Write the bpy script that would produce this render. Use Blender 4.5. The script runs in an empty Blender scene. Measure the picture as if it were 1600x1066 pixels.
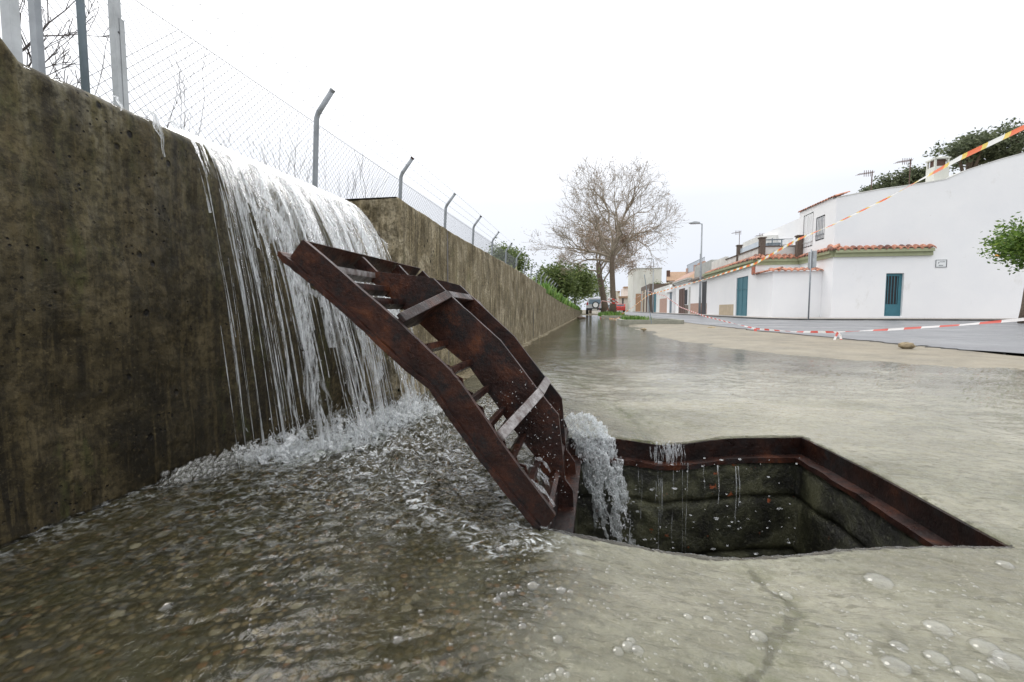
import bpy, math, random
import numpy as np
from mathutils import Vector
from mathutils.geometry import tessellate_polygon

SC = bpy.context.scene
COL = SC.collection
R = math.radians

# ------------------------------------------------------------------ camera
F = 711.0
AL = math.atan(125 / 711. * math.cos(math.atan(49 / 711.)))
TH = math.atan(49 / 711.)
ca, sa, ct, st = math.cos(AL), math.sin(AL), math.cos(TH), math.sin(TH)
RT = (ca, sa, 0); FW = (-sa * ct, ca * ct, -st); UP = (-sa * st, ca * st, ct)
def at(px, py, ax, val):
    a = (px - 800) / F; b = (533 - py) / F
    d = [FW[i] + a * RT[i] + b * UP[i] for i in range(3)]
    o = (0, 0, .5); t = (val - o[ax]) / d[ax]
    return Vector([o[i] + t * d[i] for i in range(3)])
cam = bpy.data.cameras.new('camera'); cam.sensor_width = 36; cam.lens = 16.0
cam.clip_start = .02; cam.clip_end = 3000
co = bpy.data.objects.new('camera', cam); COL.objects.link(co)
co.location = (0, 0, .5); co.rotation_euler = (R(90) - TH, 0, AL)
SC.camera = co

# ------------------------------------------------------------------ object helpers
def tag(o, label=None, cat=None, group=None, kind=None):
    if label: o['label'] = label
    if cat: o['category'] = cat
    if group: o['group'] = group
    if kind: o['kind'] = kind
    return o
def thing(name, label, cat, loc=(0, 0, 0), group=None):
    o = bpy.data.objects.new(name, None); COL.objects.link(o); o.location = loc
    o.empty_display_size = .1
    return tag(o, label, cat, group)
class MB:
    def __init__(s): s.v = []; s.f = []; s.m = []
    def add(s, vs, fs, mi=0):
        n = len(s.v); s.v += [tuple(v) for v in vs]; s.f += [tuple(i + n for i in f) for f in fs]; s.m += [mi] * len(fs)
    def box(s, x0, x1, y0, y1, z0, z1, mi=0):
        s.add([(x0, y0, z0), (x1, y0, z0), (x1, y1, z0), (x0, y1, z0), (x0, y0, z1), (x1, y0, z1), (x1, y1, z1), (x0, y1, z1)],
              [(0, 3, 2, 1), (4, 5, 6, 7), (0, 1, 5, 4), (1, 2, 6, 5), (2, 3, 7, 6), (3, 0, 4, 7)], mi)
    def tube(s, pts, rad, n=6, mi=0, caps=True):
        pts = [Vector(p) for p in pts]
        if not hasattr(rad, '__len__'): rad = [rad] * len(pts)
        base = len(s.v); u = None
        for i, p in enumerate(pts):
            d = (pts[min(i + 1, len(pts) - 1)] - pts[max(i - 1, 0)]).normalized()
            if u is None:
                u = d.cross(Vector((0, 0, 1)) if abs(d.z) < .9 else Vector((1, 0, 0))).normalized()
            else:
                u = (u - d * u.dot(d)).normalized()
            w = d.cross(u)
            for k in range(n):
                a = 2 * math.pi * k / n
                s.v.append(tuple(p + (u * math.cos(a) + w * math.sin(a)) * rad[i]))
        for i in range(len(pts) - 1):
            for k in range(n):
                a = base + i * n + k; b = base + i * n + (k + 1) % n
                s.f.append((a, b, b + n, a + n)); s.m.append(mi)
        if caps:
            s.f.append(tuple(base + k for k in range(n))[::-1]); s.m.append(mi)
            e = base + (len(pts) - 1) * n
            s.f.append(tuple(e + k for k in range(n))); s.m.append(mi)
    def plate(s, poly, holes, fn, t0, t1, mi=0):
        """flat plate: 2-D outline with holes, fn(a,b,t)->xyz, between t0 and t1"""
        loops = [[Vector((p[0], p[1], 0)) for p in poly]] + [[Vector((p[0], p[1], 0)) for p in h] for h in holes]
        flat = [p for l in loops for p in l]
        tris = tessellate_polygon(loops)
        n = len(flat)
        vs = [fn(p.x, p.y, t0) for p in flat] + [fn(p.x, p.y, t1) for p in flat]
        fs = [tuple(t) for t in tris] + [tuple(i + n for i in t[::-1]) for t in tris]
        o = 0
        for l in loops:
            k = len(l)
            for i in range(k):
                a = o + i; b = o + (i + 1) % k
                fs.append((a, b, b + n, a + n))
            o += k
        s.add(vs, fs, mi)
    def build(s, name, mat, parent=None, smooth=False, fix=True, bevel=0):
        me = bpy.data.meshes.new(name); me.from_pydata(s.v, [], s.f)
        mats = mat if isinstance(mat, (list, tuple)) else [mat]
        for m in mats: me.materials.append(m)
        if len(mats) > 1: me.polygons.foreach_set('material_index', s.m)
        me.update()
        if fix:
            import bmesh
            bm = bmesh.new(); bm.from_mesh(me); bmesh.ops.recalc_face_normals(bm, faces=bm.faces); bm.to_mesh(me); bm.free()
        if smooth: me.polygons.foreach_set('use_smooth', [True] * len(me.polygons))
        o = bpy.data.objects.new(name, me); COL.objects.link(o)
        if parent is not None:
            o.parent = parent; o.matrix_parent_inverse.identity()
            if parent.type == 'EMPTY' or parent.type == 'MESH':
                loc = Vector((0, 0, 0)); p = parent
                while p is not None: loc += p.location; p = p.parent
                o.location = -loc
        if bevel:
            b = o.modifiers.new('bevel', 'BEVEL'); b.width = bevel; b.segments = 2; b.limit_method = 'ANGLE'
        return o
def npmesh(name, V, Q, mat, parent=None, smooth=True):
    me = bpy.data.meshes.new(name)
    V = np.asarray(V, dtype=np.float32); Q = np.asarray(Q, dtype=np.int32)
    me.vertices.add(len(V)); me.vertices.foreach_set('co', V.ravel())
    k = Q.shape[1]
    me.loops.add(Q.size); me.loops.foreach_set('vertex_index', Q.ravel())
    me.polygons.add(len(Q)); me.polygons.foreach_set('loop_start', np.arange(0, Q.size, k, dtype=np.int32))
    me.update(calc_edges=True)
    me.polygons.foreach_set('use_smooth', [smooth] * len(Q))
    me.materials.append(mat)
    o = bpy.data.objects.new(name, me); COL.objects.link(o)
    if parent is not None: o.parent = parent; o.location = -parent.location
    return o
def attr(o, name, arr):
    a = o.data.attributes.new(name, 'FLOAT', 'POINT'); a.data.foreach_set('value', np.asarray(arr, dtype=np.float32))

# ------------------------------------------------------------------ numpy noise
_rs = np.random.RandomState(7)
_G = _rs.uniform(-1, 1, (256, 256, 2)); _G /= np.linalg.norm(_G, axis=2, keepdims=True)
def perlin(x, y):
    xi = np.floor(x).astype(int); yi = np.floor(y).astype(int); xf = x - xi; yf = y - yi
    u = xf * xf * xf * (xf * (xf * 6 - 15) + 10); v = yf * yf * yf * (yf * (yf * 6 - 15) + 10)
    def g(i, j):
        gg = _G[(xi + i) & 255, (yi + j) & 255]; return gg[..., 0] * (xf - i) + gg[..., 1] * (yf - j)
    a = g(0, 0) * (1 - u) + g(1, 0) * u; b = g(0, 1) * (1 - u) + g(1, 1) * u
    return (a * (1 - v) + b * v) * 1.5
def fbm(x, y, o=4, gain=.5):
    s = 0; a = 1
    for i in range(o):
        s = s + a * perlin(x * 2 ** i + 17.3 * i, y * 2 ** i + 9.1 * i); a *= gain
    return s
def sstep(a, b, x):
    t = np.clip((x - a) / (b - a), 0, 1); return t * t * (3 - 2 * t)

# ------------------------------------------------------------------ materials
class NT:
    def __init__(s, name):
        s.mat = bpy.data.materials.new(name); s.mat.use_nodes = True
        s.t = s.mat.node_tree; s.t.nodes.clear()
        s.out = s.t.nodes.new('ShaderNodeOutputMaterial')
        s._pos = None
    def n(s, typ, **kw):
        nd = s.t.nodes.new(typ)
        for k, v in kw.items():
            if k.startswith('i_'):
                nd.inputs[k[2:].replace('_', ' ')].default_value = v
            else: setattr(nd, k, v)
        return nd
    def l(s, a, b): s.t.links.new(a, b)
    def pos(s):
        if s._pos is None: s._pos = s.n('ShaderNodeNewGeometry').outputs['Position']
        return s._pos
    def mapped(s, sc=(1, 1, 1), rot=(0, 0, 0)):
        m = s.n('ShaderNodeMapping'); s.l(s.pos(), m.inputs[0]); m.inputs['Scale'].default_value = sc; m.inputs['Rotation'].default_value = rot
        return m.outputs[0]
    def noise(s, scale, detail=6, rough=.6, sc=(1, 1, 1), dist=0, rot=(0, 0, 0)):
        nd = s.n('ShaderNodeTexNoise'); s.l(s.mapped(sc, rot), nd.inputs['Vector'])
        nd.inputs['Scale'].default_value = scale; nd.inputs['Detail'].default_value = detail
        nd.inputs['Roughness'].default_value = rough; nd.inputs['Distortion'].default_value = dist
        return nd.outputs['Fac']
    def voro(s, scale, sc=(1, 1, 1), feature='F1', out='Distance', rnd=1):
        nd = s.n('ShaderNodeTexVoronoi', feature=feature); s.l(s.mapped(sc), nd.inputs['Vector']); nd.inputs['Scale'].default_value = scale
        nd.inputs['Randomness'].default_value = rnd
        return nd.outputs[out]
    def ramp(s, fac, stops, interp='LINEAR'):
        r = s.n('ShaderNodeValToRGB'); r.color_ramp.interpolation = interp
        e = r.color_ramp.elements
        while len(e) < len(stops): e.new(.5)
        for i, (p, c) in enumerate(stops):
            e[i].position = p; e[i].color = (c, c, c, 1) if not hasattr(c, '__len__') else (*c, 1)
        s.l(fac, r.inputs[0]); return r.outputs[0]
    def mix(s, fac, a, b, mode='MIX'):
        m = s.n('ShaderNodeMix', data_type='RGBA', blend_type=mode)
        for sock, v in ((m.inputs[0], fac), (m.inputs[6], a), (m.inputs[7], b)):
            if isinstance(v, (int, float)): sock.default_value = v
            elif isinstance(v, tuple): sock.default_value = (*v, 1)
            else: s.l(v, sock)
        return m.outputs[2]
    def math(s, op, a, b=0., c=None):
        m = s.n('ShaderNodeMath', operation=op)
        for i, v in enumerate((a, b, c)):
            if v is None: continue
            if isinstance(v, (int, float)): m.inputs[i].default_value = v
            else: s.l(v, m.inputs[i])
        return m.outputs[0]
    def attr(s, name):
        return s.n('ShaderNodeAttribute', attribute_name=name).outputs['Fac']
    def bump(s, h, strength=.5, dist=.01, normal=None):
        b = s.n('ShaderNodeBump'); b.inputs['Strength'].default_value = strength; b.inputs['Distance'].default_value = dist
        s.l(h, b.inputs['Height'])
        if normal is not None: s.l(normal, b.inputs['Normal'])
        return b.outputs[0]
    def pbr(s, col, rough=.7, normal=None, metal=0, spec=.5, **kw):
        p = s.n('ShaderNodeBsdfPrincipled')
        for sock, v in ((p.inputs['Base Color'], col), (p.inputs['Roughness'], rough), (p.inputs['Metallic'], metal), (p.inputs['Specular IOR Level'], spec)):
            if isinstance(v, (int, float)): sock.default_value = v
            elif isinstance(v, tuple): sock.default_value = (*v, 1)
            else: s.l(v, sock)
        if normal is not None: s.l(normal, p.inputs['Normal'])
        s.l(p.outputs[0], s.out.inputs[0]); return p

def plain(name, col, rough=.7, metal=0, var=.12, scale=3, bump=.15, bdist=.004):
    t = NT(name)
    nz = t.noise(scale, 6, .65)
    c = t.mix(t.ramp(nz, [(.3, 0.), (.7, 1.)]), tuple(max(0, x * (1 - var)) for x in col), tuple(min(1, x * (1 + var)) for x in col))
    t.pbr(c, rough, t.bump(t.noise(scale * 12, 4), bump, bdist), metal)
    return t.mat

def m_rust(k_=1.):
    t = NT('rusted_iron')
    a = t.noise(9, 8, .7, dist=.4)
    c = t.ramp(a, [(.34, (.010, .005, .004)), (.47, (.030, .011, .008)), (.57, (.062, .021, .012)), (.70, (.15, .050, .020))])
    blk = t.ramp(t.noise(14, 8, .8), [(.53, 0.), (.60, 1.)])
    c = t.mix(t.math('MULTIPLY', blk, .85), c, (.013, .012, .013))
    fine = t.noise(260, 3, .6)
    c = t.mix(t.ramp(fine, [(.58, 0.), (.72, .4)]), c, (.16, .075, .04))
    h = t.math('ADD', t.noise(70, 6, .7), t.math('MULTIPLY', a, .6))
    c = t.mix(1., c, (k_, k_, k_), 'MULTIPLY')
    t.pbr(c, t.ramp(t.noise(14, 4), [(.35, .25), (.65, .6)]), t.bump(h, .75, .004), 0, .35)
    return t.mat
M_RUST = m_rust(.78); M_RIM = m_rust(.32); M_LEDGE = m_rust(.7)
def m_rustworn():
    t = NT('rust_worn_edge')
    a = t.noise(30, 6, .7)
    c = t.ramp(a, [(.38, (.06, .03, .022)), (.5, (.15, .135, .13)), (.64, (.28, .265, .26))])
    t.pbr(c, .32, t.bump(t.noise(90, 5), .5, .003), 0, .6)
    return t.mat
M_WORN = m_rustworn()

def m_weirwall(name, dark, lo, mid, hi, wet, runs=False):
    t = NT(name)
    st_ = t.noise(1.6, 7, .62, sc=(4, 4, .35), dist=.3)
    blotch = t.noise(5.5, 8, .7, dist=.5)
    c = t.ramp(st_, [(.38, lo), (.50, mid), (.62, hi)])
    c2 = t.ramp(blotch, [(.38, tuple(x * .45 for x in lo)), (.51, mid), (.64, tuple(min(1, x * 1.15) for x in hi))])
    c = t.mix(.70, c, c2)
    # vertical run-down streaks
    sk = t.noise(5.0, 5, .65, sc=(5, 5, .22))
    c = t.mix(t.ramp(sk, [(.48, 0.), (.60, .6)]), c, dark)
    # thin pale lime runs and dark damp threads
    th = t.noise(16, 4, .6, sc=(4, 4, .12))
    c = t.mix(t.ramp(th, [(.54, 0.), (.62, .5)]), c, tuple(min(1, x * 1.9) for x in mid))
    th2 = t.noise(24, 4, .6, sc=(3, 3, .16))
    c = t.mix(t.ramp(th2, [(.54, 0.), (.63, .4)]), c, tuple(x * .45 for x in lo))
    if runs:   # olive to pale runs, strongest at the spilling edge, fading downward
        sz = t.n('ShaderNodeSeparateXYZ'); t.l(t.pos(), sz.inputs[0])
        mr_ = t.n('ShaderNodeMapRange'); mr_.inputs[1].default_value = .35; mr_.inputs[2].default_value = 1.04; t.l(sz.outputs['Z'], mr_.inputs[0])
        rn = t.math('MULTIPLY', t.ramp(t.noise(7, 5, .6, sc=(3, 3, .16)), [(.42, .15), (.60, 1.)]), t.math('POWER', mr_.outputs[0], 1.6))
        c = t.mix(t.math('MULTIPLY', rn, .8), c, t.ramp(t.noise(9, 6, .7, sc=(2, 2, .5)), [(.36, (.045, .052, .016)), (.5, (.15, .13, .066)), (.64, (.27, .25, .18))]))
    # moss / lichen
    ms = t.noise(2.6, 6, .7, sc=(2, 2, .7))
    c = t.mix(t.ramp(ms, [(.58, 0.), (.70, .55)]), c, (.07, .085, .02))
    sp = t.noise(60, 4, .7)
    c = t.mix(t.ramp(sp, [(.40, .6), (.55, 0.)]), c, tuple(x * .5 for x in lo))
    sp2 = t.noise(110, 3, .7)
    c = t.mix(t.ramp(sp2, [(.60, 0.), (.72, .35)]), c, tuple(min(1, x * 2) for x in hi))
    # bug holes
    v = t.voro(17, sc=(1, 1, .8)); v2 = t.noise(3.3, 3)
    hole = t.math('MULTIPLY', t.ramp(v, [(.09, 1.), (.15, 0.)]), t.ramp(v2, [(.52, 0.), (.58, 1.)]))
    v3 = t.voro(55); hole2 = t.math('MULTIPLY', t.ramp(v3, [(.12, 1.), (.2, 0.)]), t.ramp(t.noise(7, 3), [(.55, 0.), (.6, 1.)]))
    hole = t.math('MAXIMUM', hole, hole2)
    c = t.mix(hole, c, (.006, .005, .004))
    h = t.math('ADD', t.noise(45, 7, .75), t.math('MULTIPLY', blotch, 1.2))
    h = t.math('SUBTRACT', h, t.math('MULTIPLY', hole, 1.6))
    t.pbr(c, t.ramp(t.noise(9, 4), [(.35, .45 if wet else .7), (.65, .8 if wet else .95)]), t.bump(h, .8, .007), 0, .22)
    return t.mat
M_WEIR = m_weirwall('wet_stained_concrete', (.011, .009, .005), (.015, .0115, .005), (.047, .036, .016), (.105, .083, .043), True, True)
M_WALL = m_weirwall('weathered_concrete', (.070, .056, .034), (.10, .078, .038), (.225, .185, .112), (.44, .39, .28), False)

def m_ground():
    t = NT('concrete_and_gravel_bed')
    grav, crack, sand, moss = t.attr('gravel'), t.attr('crack'), t.attr('sand'), t.attr('moss')
    # concrete
    a = t.noise(3.5, 8, .65, dist=.3); b = t.noise(38, 6, .7)
    cc = t.ramp(a, [(.38, (.27, .25, .19)), (.5, (.38, .36, .29)), (.62, (.50, .465, .39))])
    cc = t.mix(t.ramp(b, [(.36, .55), (.52, 0.)]), cc, (.17, .165, .13))
    cc = t.mix(t.ramp(t.noise(140, 3), [(.60, 0.), (.7, .6)]), cc, (.60, .56, .48))
    cc = t.mix(t.ramp(t.noise(5, 5, .6), [(.58, 0.), (.7, .5)]), cc, (.26, .26, .17))
    fl = t.noise(16, 5, .7, sc=(.7, 3.4, 1), rot=(0, 0, R(17)), dist=.3)  # dark lines of the ripples, painted into the bed colour along the flow
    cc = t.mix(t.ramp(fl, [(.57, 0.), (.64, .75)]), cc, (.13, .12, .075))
    fl2 = t.noise(46, 4, .7, sc=(.6, 3, 1), rot=(0, 0, R(17)), dist=.3)  # finer painted ripple lines
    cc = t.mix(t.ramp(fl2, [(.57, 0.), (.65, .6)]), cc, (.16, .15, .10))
    # gravel / exposed aggregate
    vc = t.voro(80, out='Color'); sep = t.n('ShaderNodeSeparateColor'); t.l(vc, sep.inputs[0])
    pc = t.ramp(sep.outputs[0], [(.0, (.050, .038, .014)), (.45, (.115, .085, .034)), (.72, (.19, .135, .060)), (.88, (.32, .26, .16)), (.97, (.24, .11, .04))])
    vd = t.voro(80)
    vb = t.voro(38); vbc = t.voro(38, out='Color'); sb = t.n('ShaderNodeSeparateColor'); t.l(vbc, sb.inputs[0])
    pc = t.mix(t.ramp(vd, [(.30, 0.), (.62, .9)]), pc, (.018, .016, .008))
    big = t.math('MULTIPLY', t.ramp(vb, [(.30, 1.), (.42, 0.)]), t.ramp(sb.outputs[1], [(.68, 0.), (.72, 1.)]))
    pc = t.mix(big, pc, t.ramp(sb.outputs[0], [(0, (.10, .08, .04)), (.6, (.22, .18, .11)), (1, (.38, .34, .25))]))
    pc = t.mix(t.ramp(t.noise(4, 6, .7), [(.44, .0), (.60, .55)]), pc, (.11, .085, .035))
    pc = t.mix(t.ramp(t.noise(7, 5, .65), [(.46, 0.), (.62, .75)]), pc, (.055, .050, .018))
    c = t.mix(grav, cc, pc)
    sa_ = t.ramp(t.noise(2.2, 8, .7), [(.38, (.155, .135, .095)), (.62, (.255, .22, .155))])
    sa_ = t.mix(t.ramp(t.noise(30, 4, .7), [(.38, .5), (.5, 0.)]), sa_, (.27, .24, .18))
    c = t.mix(sand, c, sa_)
    c = t.mix(t.math('MULTIPLY', t.attr('mud'), t.ramp(t.noise(1.1, 6, .65), [(.34, .55), (.5, 1.)])), c, t.ramp(t.noise(6, 6, .7), [(.38, (.075, .058, .026)), (.62, (.16, .125, .065))]))
    c = t.mix(t.math('MULTIPLY', crack, t.ramp(t.noise(45, 4), [(.25, .4), (.5, 1.)])), c, (.075, .072, .028))
    c = t.mix(t.math('MULTIPLY', moss, t.ramp(t.noise(25, 5, .7), [(.42, 0.), (.6, 1.)])), c, (.12, .13, .03))
    h = t.math('ADD', t.noise(60, 6, .7), t.math('MULTIPLY', t.math('MULTIPLY', vd, grav), -2.))
    t.pbr(c, .55, t.bump(h, .6, .006), 0, .4)
    return t.mat
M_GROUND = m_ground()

def m_water(name, tint=(.93, .95, .9), bumps=((60, .5, .003), (190, .4, .0012)), rough=.02, sc=(1, 1, 1)):
    t = NT(name)
    nrm = None
    for s_, st_, d_ in bumps:
        nrm = t.bump(t.noise(s_, 3, .55, sc=sc, dist=.6), st_, d_, nrm)
    g = t.n('ShaderNodeBsdfGlossy'); g.inputs['Roughness'].default_value = rough
    r = t.n('ShaderNodeBsdfRefraction'); r.inputs['IOR'].default_value = 1.33; r.inputs['Roughness'].default_value = .0
    r.inputs['Color'].default_value = (*tint, 1)
    fr = t.n('ShaderNodeFresnel'); fr.inputs['IOR'].default_value = 1.33
    for q in (g, r, fr): t.l(nrm, q.inputs['Normal'])
    m = t.n('ShaderNodeMixShader'); t.l(fr.outputs[0], m.inputs[0]); t.l(r.outputs[0], m.inputs[1]); t.l(g.outputs[0], m.inputs[2])
    # foam: aerated water is white
    foam = t.attr('foam')
    d = t.n('ShaderNodeBsdfDiffuse'); d.inputs['Color'].default_value = (.80, .83, .82, 1)
    fm = t.math('MULTIPLY', foam, t.ramp(t.noise(34, 8, .78, dist=1.2), [(.50, 0.), (.60, .8)]))
    sd_ = t.n('ShaderNodeBsdfDiffuse'); sd_.inputs['Color'].default_value = (.55, .52, .42, 1); t.l(nrm, sd_.inputs['Normal'])  # pale matt colour in the film, partly a painted sky sheen
    ms_ = t.n('ShaderNodeMixShader'); t.l(t.attr('silt_sheen'), ms_.inputs[0]); t.l(r.outputs[0], ms_.inputs[1]); t.l(sd_.outputs[0], ms_.inputs[2])
    t.l(ms_.outputs[0], m.inputs[1])
    m2 = t.n('ShaderNodeMixShader'); t.l(fm, m2.inputs[0]); t.l(m.outputs[0], m2.inputs[1]); t.l(d.outputs[0], m2.inputs[2])
    t.l(m2.outputs[0], t.out.inputs[0])
    return t.mat
M_WATER = m_water('flowing_water', bumps=((38, .6, .004), (120, .5, .0014)))

def m_fall(name, white=.35):
    t = NT(name)
    nrm = t.bump(t.noise(30, 4, .6, sc=(4, 4, .25)), .8, .004)
    gl = t.n('ShaderNodeBsdfGlass'); gl.inputs['IOR'].default_value = 1.33; gl.inputs['Roughness'].default_value = .04
    t.l(nrm, gl.inputs['Normal'])
    di = t.n('ShaderNodeBsdfDiffuse'); di.inputs['Color'].default_value = (.88, .91, .93, 1)
    tl = t.n('ShaderNodeBsdfTranslucent'); tl.inputs['Color'].default_value = (.88, .91, .93, 1)
    ad = t.n('ShaderNodeMixShader'); ad.inputs[0].default_value = .5; t.l(di.outputs[0], ad.inputs[1]); t.l(tl.outputs[0], ad.inputs[2])
    tr = t.n('ShaderNodeBsdfTransparent')
    m0 = t.n('ShaderNodeMixShader'); m0.inputs[0].default_value = .58; t.l(gl.outputs[0], m0.inputs[1]); t.l(tr.outputs[0], m0.inputs[2])
    m = t.n('ShaderNodeMixShader')
    a = t.attr('aer'); k = t.ramp(t.noise(26, 5, .7, sc=(5, 5, .3)), [(.38, 0.), (.62, 1.)])
    t.l(t.math('MULTIPLY', t.math('MULTIPLY', k, a), white * 2), m.inputs[0])
    t.l(m0.outputs[0], m.inputs[1]); t.l(ad.outputs[0], m.inputs[2]); t.l(m.outputs[0], t.out.inputs[0])
    return t.mat
M_FALL = m_fall('falling_water', .38)
def m_bubble():
    t = NT('bubble_film')
    lw = t.n('ShaderNodeLayerWeight'); lw.inputs[0].default_value = .32
    g = t.n('ShaderNodeBsdfGlossy'); g.inputs['Roughness'].default_value = .05
    tr = t.n('ShaderNodeBsdfTransparent'); tr.inputs['Color'].default_value = (.97, .97, .96, 1)
    m = t.n('ShaderNodeMixShader'); t.l(t.ramp(lw.outputs['Facing'], [(0, .07), (.5, .20), (1, .95)]), m.inputs[0]); t.l(tr.outputs[0], m.inputs[1]); t.l(g.outputs[0], m.inputs[2])
    t.l(m.outputs[0], t.out.inputs[0]); return t.mat
M_BUB = m_bubble()
def m_mist():
    t = NT('aerated_spray')
    di = t.n('ShaderNodeBsdfDiffuse'); di.inputs['Color'].default_value = (.86, .89, .9, 1)
    tl = t.n('ShaderNodeBsdfTranslucent'); tl.inputs['Color'].default_value = (.86, .89, .9, 1)
    g = t.n('ShaderNodeBsdfGlossy'); g.inputs['Roughness'].default_value = .15
    a = t.n('ShaderNodeMixShader'); a.inputs[0].default_value = .5; t.l(di.outputs[0], a.inputs[1]); t.l(tl.outputs[0], a.inputs[2])
    b = t.n('ShaderNodeMixShader'); b.inputs[0].default_value = .15; t.l(a.outputs[0], b.inputs[1]); t.l(g.outputs[0], b.inputs[2])
    tr = t.n('ShaderNodeBsdfTransparent'); m = t.n('ShaderNodeMixShader')
    t.l(t.ramp(t.noise(70, 6, .8, dist=.6), [(.36, .04), (.58, .88)]), m.inputs[0]); t.l(tr.outputs[0], m.inputs[1]); t.l(b.outputs[0], m.inputs[2])
    t.l(m.outputs[0], t.out.inputs[0]); return t.mat
def m_drop():
    t = NT('water_drop')
    gl = t.n('ShaderNodeBsdfGlass'); gl.inputs['IOR'].default_value = 1.33; gl.inputs['Roughness'].default_value = 0
    di = t.n('ShaderNodeBsdfDiffuse'); di.inputs['Color'].default_value = (.85, .88, .9, 1)
    m = t.n('ShaderNodeMixShader'); m.inputs[0].default_value = .12; t.l(gl.outputs[0], m.inputs[1]); t.l(di.outputs[0], m.inputs[2])
    t.l(m.outputs[0], t.out.inputs[0]); return t.mat
M_DROP = m_drop()

def m_asphalt():
    t = NT('asphalt')
    c = t.ramp(t.noise(.8, 8, .7), [(.3, (.14, .145, .155)), (.7, (.215, .22, .23))])
    c = t.mix(t.ramp(t.noise(60, 5, .7), [(.4, .5), (.55, 0.)]), c, (.12, .12, .125))
    t.pbr(c, t.ramp(t.noise(.9, 5), [(.4, .3), (.6, .6)]), t.bump(t.noise(120, 4), .4, .004), 0, .5); return t.mat
M_ASPH = m_asphalt()
def m_whitewash():
    t = NT('whitewash')
    c = t.ramp(t.noise(.45, 6, .6), [(.35, (.82, .825, .835)), (.65, (.87, .87, .87))])
    c = t.mix(t.ramp(t.noise(1.1, 8, .75, sc=(1, 1, .5)), [(.60, 0.), (.72, .45)]), c, (.60, .58, .53))
    c = t.mix(t.ramp(t.noise(2.3, 6, .8), [(.68, 0.), (.72, .55)]), c, (.50, .46, .40))
    t.pbr(c, .88, t.bump(t.noise(9, 6, .7), .35, .012)); return t.mat
M_WHITE = m_whitewash()
M_WHITE2 = plain('weathered_whitewash', (.66, .66, .63), .85, 0, .14, 1.5, .3, .008)
def m_stainwhite():
    t = NT('rain_streaked_render')
    c = t.ramp(t.noise(.9, 7, .7, sc=(1, 1, .3)), [(.3, (.50, .50, .44)), (.55, (.64, .64, .58)), (.75, (.70, .70, .66))])
    t.pbr(c, .9, t.bump(t.noise(20, 5), .3, .01)); return t.mat
M_STAINW = m_stainwhite()
M_PAVE = plain('pavement_concrete', (.40, .37, .34), .7, 0, .15, 2, .3)
M_KERB = plain('kerb_stone', (.27, .27, .22), .75, 0, .22, 6, .5, .008)
M_DARKKERB = plain('dark_kerb', (.10, .10, .095), .8, 0, .4, 5, .5)
M_GREEN = plain('olive_green_paint', (.34, .36, .22), .7, 0, .1, 4)
M_TEAL = plain('teal_paint', (.045, .17, .215), .45, 0, .15, 3)
M_BRICKP = plain('dark_brick', (.13, .10, .08), .85, 0, .35, 18, .6, .01)
M_BEIGE = plain('beige_tile', (.50, .41, .29), .7, 0, .12, 4)
M_PINKB = plain('brown_pink_plinth', (.42, .27, .21), .75, 0, .15, 5)
M_PINK = plain('pale_pink_render', (.68, .60, .54), .85, 0, .1, 2)
M_YELL = plain('pale_yellow_render', (.62, .57, .46), .85, 0, .1, 2)
M_GREYC = plain('grey_render', (.42, .43, .41), .85, 0, .18, 2.5, .4)
M_DARK = plain('dark_opening', (.035, .035, .04), .4, 0, .2, 5)
M_BROWN = plain('brown_wood', (.10, .05, .035), .6, 0, .25, 8)
M_GLASS = plain('window_glass', (.16, .22, .27), .08, 0, .1, 2, .05)
M_PALEGLASS = plain('curtained_glass', (.55, .62, .68), .15, 0, .1, 3, .05)
M_GREYMETAL = plain('galvanised_steel', (.27, .29, .31), .42, .35, .18, 9, .2, .001)
M_GREYPOST = plain('bluish_grey_steel', (.20, .25, .29), .42, .2, .15, 9, .2, .001)
M_POSTPALE = plain('pale_zinc_steel', (.40, .42, .43), .45, .3, .2, 7, .2, .001)
M_WIRE = plain('galvanised_wire', (.17, .175, .19), .5, .3, .1, 3, 0)
M_BARK = plain('grey_brown_bark', (.15, .115, .085), .9, 0, .35, 14, .9, .02)
M_TWIG = plain('bare_twig', (.30, .255, .20), .9, 0, .3, 9, .2)
M_DARKTWIG = plain('dark_twig', (.10, .085, .085), .85, 0, .3, 9, .2)
M_SEED = plain('dry_brown_seed_clusters', (.36, .27, .20), .9, 0, .35, 5, .2)
M_ORANGE = plain('orange_peel', (.75, .33, .03), .5, 0, .1, 4)
M_ROCK = plain('sandstone_rock', (.40, .32, .20), .9, 0, .35, 14, .9, .02)
M_SUV = plain('silver_car_paint', (.62, .64, .66), .28, .2, .03, 2, 0)
M_RED = plain('red_car_paint', (.45, .03, .02), .25, 0, .05, 2, 0)
M_RUBBER = plain('tyre_rubber', (.03, .03, .032), .8, 0, .2, 8)
M_LAMPRED = plain('red_lamp_lens', (.35, .02, .02), .2, 0, .1, 5, 0)
M_PLATE = plain('number_plate', (.7, .7, .66), .5, 0, .05, 5, 0)
M_SIGNW = plain('white_enamel', (.78, .80, .80), .4, 0, .03, 5, 0)
M_SIGNK = plain('dark_enamel', (.14, .15, .16), .4, 0, .1, 5, 0)
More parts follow.
